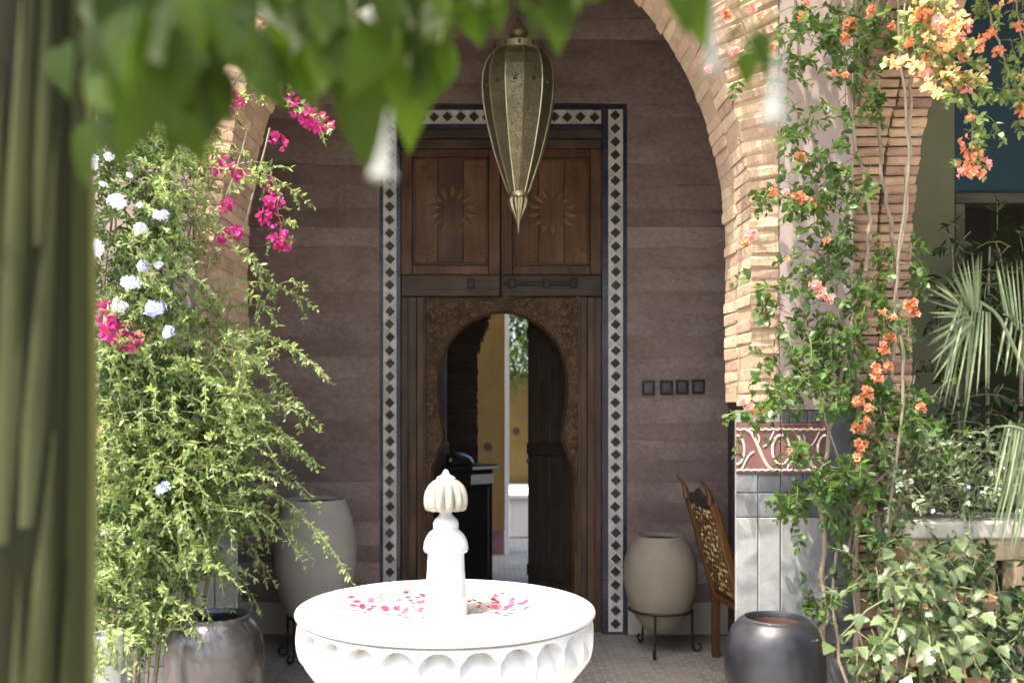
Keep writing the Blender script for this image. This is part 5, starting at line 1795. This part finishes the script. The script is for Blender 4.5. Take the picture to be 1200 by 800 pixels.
A = lambda az: R(az - 20)
light_sheath(A(2), R(34), -.1, 3.4, .003, .03, 'stem_olive')
light_sheath(A(36), R(36), -.2, 4.6, .008, -.03, 'stem_lit_edge')  # yellow tone paints the lit right edge of the trunk
for (az, hw, z0, z1, sk, mt) in ((-66, 9, .9, 1.44, .25, 'stem_dapple'), (-70, 10, 1.48, 2.2, .35, 'stem_dapple'), (-56, 10, 1.1, 1.62, .7, 'stem_dapple'), (-54, 9, 1.5, 2.02, .75, 'stem_dapple'), (-62, 7, 1.72, 2.5, .5, 'stem_olive'),
                                 (-46, 7, 1.86, 2.3, .5, 'stem_dapple'), (-44, 8, 1.2, 1.5, .5, 'stem_olive'), (-78, 8, 1.6, 2.1, .3, 'stem_olive'), (-30, 7, 1.0, 1.45, .3, 'stem_olive')):
    light_sheath(A(az), R(hw), z0, z1, .006, sk, mt)  # pointed strips whose tones paint sun dapples on the trunk
# ------------------------------------------------------------------ overhanging branch near the lens
br = thing('overhanging_branch', 'blurred overhanging branch of large heart shaped green leaves across the top', 'branch', (0, 0, 0))
heart = [(0, 0), (-.04, .11), (.02, .22), (.13, .29), (.28, .31), (.45, .27), (.62, .19), (.80, .09), (.92, .03), (1.0, 0)]
bl_me = []
for cup, dr in ((.25, .15), (.1, .3), (.4, .05)):
    v = []; f = []
    n = len(heart)
    for (u, w) in heart: v.append((max(u, 0), 0, -dr * u * u))
    for (u, w) in heart: v.append((u, w, cup * w - dr * u * u))
    for (u, w) in heart: v.append((u, -w, cup * w - dr * u * u))
    for i in range(n - 1):
        f.append((i, i + 1, n + i + 1, n + i)); f.append((i + 1, i, 2 * n + i, 2 * n + i + 1))
    bl_me.append(mesh_of('leaf', v, f, M_['big_leaf'], True))
# (base px, base py, tip px, tip py, depth)
LV = [(425, 95, 405, 210, 1.0), (390, 60, 398, 150, 1.0), (480, 75, 497, 176, 1.05), (455, 40, 470, 130, 1.0), (515, 45, 520, 150, 1.15), (535, 20, 545, 110, 1.1), (556, -40, 566, 48, 1.05), (600, -60, 590, 18, 1.1),
      (632, -30, 650, 50, 1.05), (655, -10, 650, 82, 1.1), (665, -30, 660, 50, 1.2), (690, -25, 705, 15, 1.1), (500, -10, 500, 90, 1.1), (440, -20, 430, 100, .95), (410, -20, 380, 80, 1.0), (360, -20, 350, 100, 1.05), (340, 20, 345, 110, 1.1),
      (300, -20, 320, 95, 1.0), (270, -10, 262, 120, .95), (240, 10, 250, 150, .95), (210, -10, 200, 140, .9), (190, 30, 168, 172, .85), (160, -10, 150, 130, .85), (130, 10, 132, 150, .9), (110, -10, 118, 120, .95), (150, 60, 185, 160, .95), (225, 50, 230, 165, 1.0),
      (175, -30, 180, 90, .8), (250, -40, 240, 70, .85), (320, -40, 300, 60, .9), (390, -50, 400, 50, .9), (470, -50, 480, 50, .95), (540, -50, 530, 35, 1.0), (285, 30, 300, 125, 1.05), (205, 60, 170, 150, .9), (140, 90, 125, 185, 1.0), (395, 20, 425, 120, 1.05), (370, 50, 378, 140, 1.1),
      (445, 80, 440, 150, 1.1), (490, 30, 460, 110, 1.05), (580, -75, 600, 12, 1.0), (650, -45, 655, 40, 1.0), (100, 60, 110, 140, .95),
      (805, -10, 803, 55, 1.0), (878, 45, 868, 92, 1.05), (890, 55, 905, 98, 1.05), (885, 40, 925, 60, 1.05), (865, 30, 850, 45, 1.05), (875, 62, 882, 106, 1.05), (780, -20, 800, 30, 1.1)]
for (bx, by, tx, ty, yy) in LV:
    big = bx in (425, 480, 515, 190, 655)
    for rep_ in range(1 if (bx > 700 or big) else (4 if bx < 300 else 3)):
        k = 1.0 if bx > 700 or bx in (425, 480, 190) else (rg.uniform(.75, .95) if big else rg.uniform(.42, .74))
        ox, oy = ((0, 0) if (bx > 700 or big) else (rg.normal(0, 22), rg.uniform(-.2, .7 if bx < 300 else .5) * (ty - by)))
        yb = yy + rg.uniform(-.06, .12)
        pb = P(bx + ox, by + oy, yb)
        pt = P(bx + ox + (tx - bx) * k + rg.normal(0, 16), by + oy + (ty - by) * k, yb - rg.uniform(-.03, .05))
        d = pt - pb
        up = Vector((rg.normal(0, .7), -1, rg.normal(.5, .5)))
        link('leaf', random.choice(bl_me), br, matrix=leaf_matrix(pb, d, up, d.length * 1.05))
for _ in range(135):
    # the rest of the canopy overhead, above the frame
    p = Vector((rg.uniform(-1.9, .5), rg.uniform(-.6, 1.1), rg.uniform(2.35, 3.1)))
    d = Vector((rg.normal(0, .5), rg.normal(0, .5), -1 + rg.normal(0, .5)))
    link('leaf', random.choice(bl_me), br, matrix=leaf_matrix(p, d, (rg.normal(0, .6), -1, rg.normal(.5, .5)), rg.uniform(.12, .19)))
stem(br, [P(60, -150, .9), P(200, -60, .95), P(350, -45, 1.0), P(520, -50, 1.1), P(700, -60, 1.12), P(900, -70, 1.1)], .010, .006, 'bark', 'twig_stem', 6, .01)
for (a, b, yy) in (((200, -55), (190, 60), .9), ((300, -45), (290, 40), 1.0), ((400, -45), (420, 100), 1.0), ((470, -50), (478, 80), 1.05), ((520, -50), (515, 50), 1.1), ((640, -55), (650, 0), 1.1), ((860, -65), (880, 60), 1.05), ((800, -60), (803, -5), 1.0)):
    stem(br, [P(a[0], a[1], yy), P((a[0] + b[0]) / 2 + 6, (a[1] + b[1]) / 2, yy), P(b[0], b[1], yy)], .003, .0015, 'twig', 'twig_stem', 5, .003, 3)


# white hanging trumpets
def trumpet(px0, py0, px1, py1, yy, r):
    p0, p1 = P(px0, py0, yy), P(px1, py1, yy)
    d = (p1 - p0); L = d.length
    M = Matrix.Translation(p0) @ d.to_track_quat('Z', 'Y').to_matrix().to_4x4()
    b = MB()
    b.lathe([(r * .12, 0), (r * .2, L * .25), (r * .42, L * .55), (r * .7, L * .8), (r * .85, L * .93), (r * 1.05, L)], 20, M, rfun=lambda a, rr, z, i: rr * (1 + (.16 * math.cos(5 * a) if i >= 4 else .04 * math.cos(5 * a))))
    return smooth_angle(b.build('white_flower', M_['trumpet_white'], br), 80)


trumpet(456, 130, 448, 208, .75, .0095)
trumpet(912, 58, 906, 142, .72, .0095)
trumpet(838, -10, 834, 84, .75, .006)
trumpet(448, -10, 440, 22, 1.2, .02)

# ------------------------------------------------------------------ trees beyond the passage
gt = thing('garden_tree', 'bright green tree foliage above the golden wall seen through the wicket', 'tree', (X(590, 13.3), 13.3, 0))
gto = Vector(gt.location)
stem(gt, [(-.55, 0, 0), (-.5, 0, 1.2), (-.2, .1, 2.6)], .09, .05, 'bark', 'trunk')
fq = Foliage(71)
for _ in range(1500):
    c = rg.normal(0, 1, 3); c = c / np.linalg.norm(c) * rg.random() ** .4
    p = np.array((c[0] * .95, c[1] * .55, 3.5 + c[2] * 1.36))
    fq.spray(p, c + rg.normal(0, .4, 3), rg.uniform(.15, .35), .6, .11, .055, 6, .004)
fq.build(gt, 'tree_leaf', T_OVATE, 'crown')
